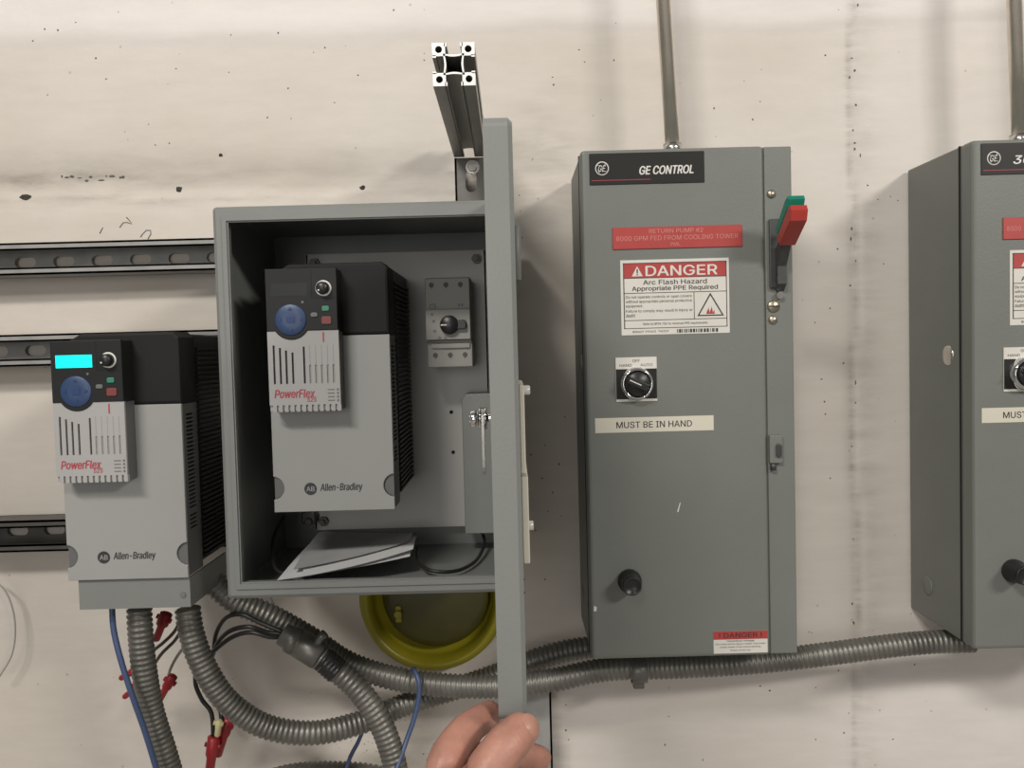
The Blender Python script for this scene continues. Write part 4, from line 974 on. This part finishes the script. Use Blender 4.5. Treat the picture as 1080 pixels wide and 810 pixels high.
wire('grey_wire', [(-8, 610, -0.02), (6, 624, -0.02), (14, 645, -0.02), (16, 668, -0.02), (12, 692, -0.02), (-2, 716, -0.02)], 0.0011, 'greywire', 'thin pale wire bowing into view at the left edge of the wall')
wire('grey_wire', [(284, 628, -0.06), (290, 642, -0.06), (296, 655, -0.06)], 0.0018, 'greywire', 'short grey wire dropping behind the enclosure bottom onto a conduit')
def splice(p0, p1, r0, r1, y, label, m='redplug', tail=None):
    a, b = un(*p0, y), un(*p1, y); L = (b - a).length
    t = thing('wire_splice', label, 'connector', b if b.z < a.z else a, 'wire splices')
    mb = MB(); mb.lathe([(r0 * 0.55, 0), (r0, 0.0015), (r0, L * 0.42), (r1, L * 0.5), (r1 * 0.96, L - 0.002), (r1 * 0.5, L)], a, b - a, 18, True); build('sleeve', mb, m, t)
    d = (b - a).normalized(); e = Vector((0, -1, 0)).cross(d).normalized()
    mb = MB(); c = a + d * L * 0.22
    mb.tube([c - e * (r0 + 0.0022), c, c + e * (r0 + 0.0022)], 0.0030, 10); build('shoulder', mb, m, t)
splice((176, 646), (164, 676), 0.0072, 0.0045, -0.145, 'red wire splice right under the lit drive, between its conduits')
splice((183, 712), (166, 742), 0.0058, 0.0042, -0.120, 'red wire splice tilted against the right of the first drive conduit')
splice((147, 705), (126, 716), 0.0050, 0.0036, -0.105, 'red wire splice poking out left behind the blue wire, upper one')
splice((148, 722), (130, 736), 0.0050, 0.0036, -0.100, 'red wire splice poking out left behind the blue wire, lower one')
splice((226, 776), (220, 822), 0.0078, 0.0058, -0.098, 'bright red wire splice lowest, hanging beside the U-shaped conduit')
splice((242, 756), (229, 798), 0.0072, 0.0056, -0.088, 'red wire splice partly tucked behind the U-shaped conduit')
splice((231.5, 759), (229, 777), 0.0042, 0.0038, -0.106, 'small yellow wire splice above the lowest red splice', 'yellowplug')

# ------------------------------------------------------------------ yellow round cap on the wall below the enclosure
t = thing('yellow_cap', 'large round yellow plastic cap on the wall under the open enclosure', 'cap', (-0.112, 0, Z(-0.418)))
c = (-0.1130, 0, Z(-0.3260))
mb = MB(); mb.lathe([(0.075, 0.004), (0.0970, 0.004), (0.0980, 0.026), (0.0950, 0.036), (0.0890, 0.040), (0.0840, 0.037), (0.0800, 0.020), (0.0780, 0.010), (0.0, 0.010)], c, (0, -1, 0), 64, False); build('rim', mb, 'yellow', t)
mb = MB(); mb.lathe([(0.0720, 0.008), (0.0720, 0.020), (0.0690, 0.026), (0.060, 0.028), (0.0, 0.029)], (c[0] + 0.004, 0, c[2] + 0.004), (0, -1, 0), 56, False); build('raised_disc', mb, 'yellowshaded', t, 'yellow centre disc with shade darkened into its colour')
p = un(418, 652, -0.05); mb = MB(); mb.cyl((p.x, -0.024, p.z), (p.x, -0.037, p.z), 0.0055, 16, 0.0012); mb.box(p.x - 0.004, p.x + 0.004, -0.032, -0.024, p.z - 0.012, p.z + 0.010, 0.0015); build('boss', mb, 'yellow', t)

# ------------------------------------------------------------------ the hand holding the door's lower corner
def hand():
    me = bpy.data.meshes.new('hand'); V = []; E = []; R = []
    def v(px, py, y, r, par=None):
        V.append(tuple(un(px, py, y))); R.append(r); i = len(V) - 1
        if par is not None: E.append((par, i))
        return i
    palm = v(497, 848, -0.612, 0.028)
    wrist = v(478, 935, -0.645, 0.028, palm); fa = v(455, 1060, -0.69, 0.031, wrist); v(430, 1200, -0.75, 0.036, fa)
    # thumb, lying across the door's free edge
    b = v(508, 824, -0.611, 0.0195, palm); b = v(521, 803, -0.606, 0.0150, b); b = v(533, 787, -0.600, 0.0150, b); b = v(544, 775, -0.594, 0.0138, b); b = v(552, 767, -0.588, 0.0128, b); v(556, 763, -0.585, 0.0100, b)
    # index finger, bent, its tip pressing the inner side of the door
    b = v(470, 826, -0.602, 0.0180, palm); b = v(469, 803, -0.592, 0.0146, b); b = v(481, 783, -0.582, 0.0125, b); b = v(491, 771, -0.573, 0.0128, b); b = v(497, 766, -0.567, 0.0113, b); b = v(505, 760, -0.558, 0.0116, b); b = v(511, 756, -0.551, 0.0102, b); b = v(516, 753, -0.545, 0.0104, b); v(520, 751, -0.539, 0.0085, b)
    # middle finger, passing under the door and showing on its right
    b = v(492, 826, -0.588, 0.0170, palm); b = v(508, 800, -0.566, 0.0135, b); b = v(530, 794, -0.548, 0.0120, b); b = v(553, 796, -0.534, 0.0105, b); b = v(568, 799, -0.526, 0.0098, b); v(577, 803, -0.522, 0.0085, b)
    # ring and little finger, folded below
    b = v(500, 895, -0.575, 0.0140, palm); b = v(525, 885, -0.535, 0.0100, b); b = v(555, 860, -0.515, 0.0092, b); v(570, 838, -0.510, 0.0076, b)
    b = v(480, 905, -0.585, 0.0135, palm); b = v(490, 915, -0.545, 0.0088, b); b = v(515, 905, -0.525, 0.0080, b); v(535, 885, -0.518, 0.0066, b)
    org = Vector(V[0])
    me.from_pydata([tuple(Vector(p) - org) for p in V], E, [])
    o = bpy.data.objects.new('hand', me); COL.objects.link(o); o.location = org; ORIGIN[o.name] = org
    sk = o.modifiers.new('skin', 'SKIN'); sk.use_smooth_shade = True; sk.branch_smoothing = 0.6
    for i, r in enumerate(R): me.skin_vertices[0].data[i].radius = (r, r)
    me.skin_vertices[0].data[0].use_root = True
    s = o.modifiers.new('sub', 'SUBSURF'); s.levels = 2; s.render_levels = 2
    me.materials.append(MT['skin'])
    o['label'] = 'left hand gripping the lower corner of the open grey door, thumb in front'; o['category'] = 'hand'
    # thumbnail
    n = 10; vs = []
    p0, p1 = un(544, 775, -0.594), un(556, 763, -0.585)
    ax = (p1 - p0).normalized(); f = Vector((0.10, -0.90, 0.20)); f = (f - ax * f.dot(ax)).normalized(); sd = ax.cross(f)
    ctr = un(551, 768, -0.5885) - ax * 0.0005
    for i in range(n + 1):
        for j in range(n + 1):
            u = (i / n - 0.5) * 2; w_ = (j / n - 0.5) * 2
            k = math.sqrt(max(0, 1 - 0.55 * abs(w_) ** 4)); ang = u * 0.72 * k
            vs.append(ctr + ax * (w_ * 0.0062 * math.sqrt(1 - 0.25 * u * u)) + (sd * math.sin(ang) + f * math.cos(ang)) * (0.0129 - 0.0010 * w_ * w_ - 0.0012 * max(w_, 0)))
    mb = MB(); mb.add(vs, [(i * (n + 1) + j, (i + 1) * (n + 1) + j, (i + 1) * (n + 1) + j + 1, i * (n + 1) + j + 1) for i in range(n) for j in range(n)], True)
    build('thumbnail', mb, 'nail', o)
hand()
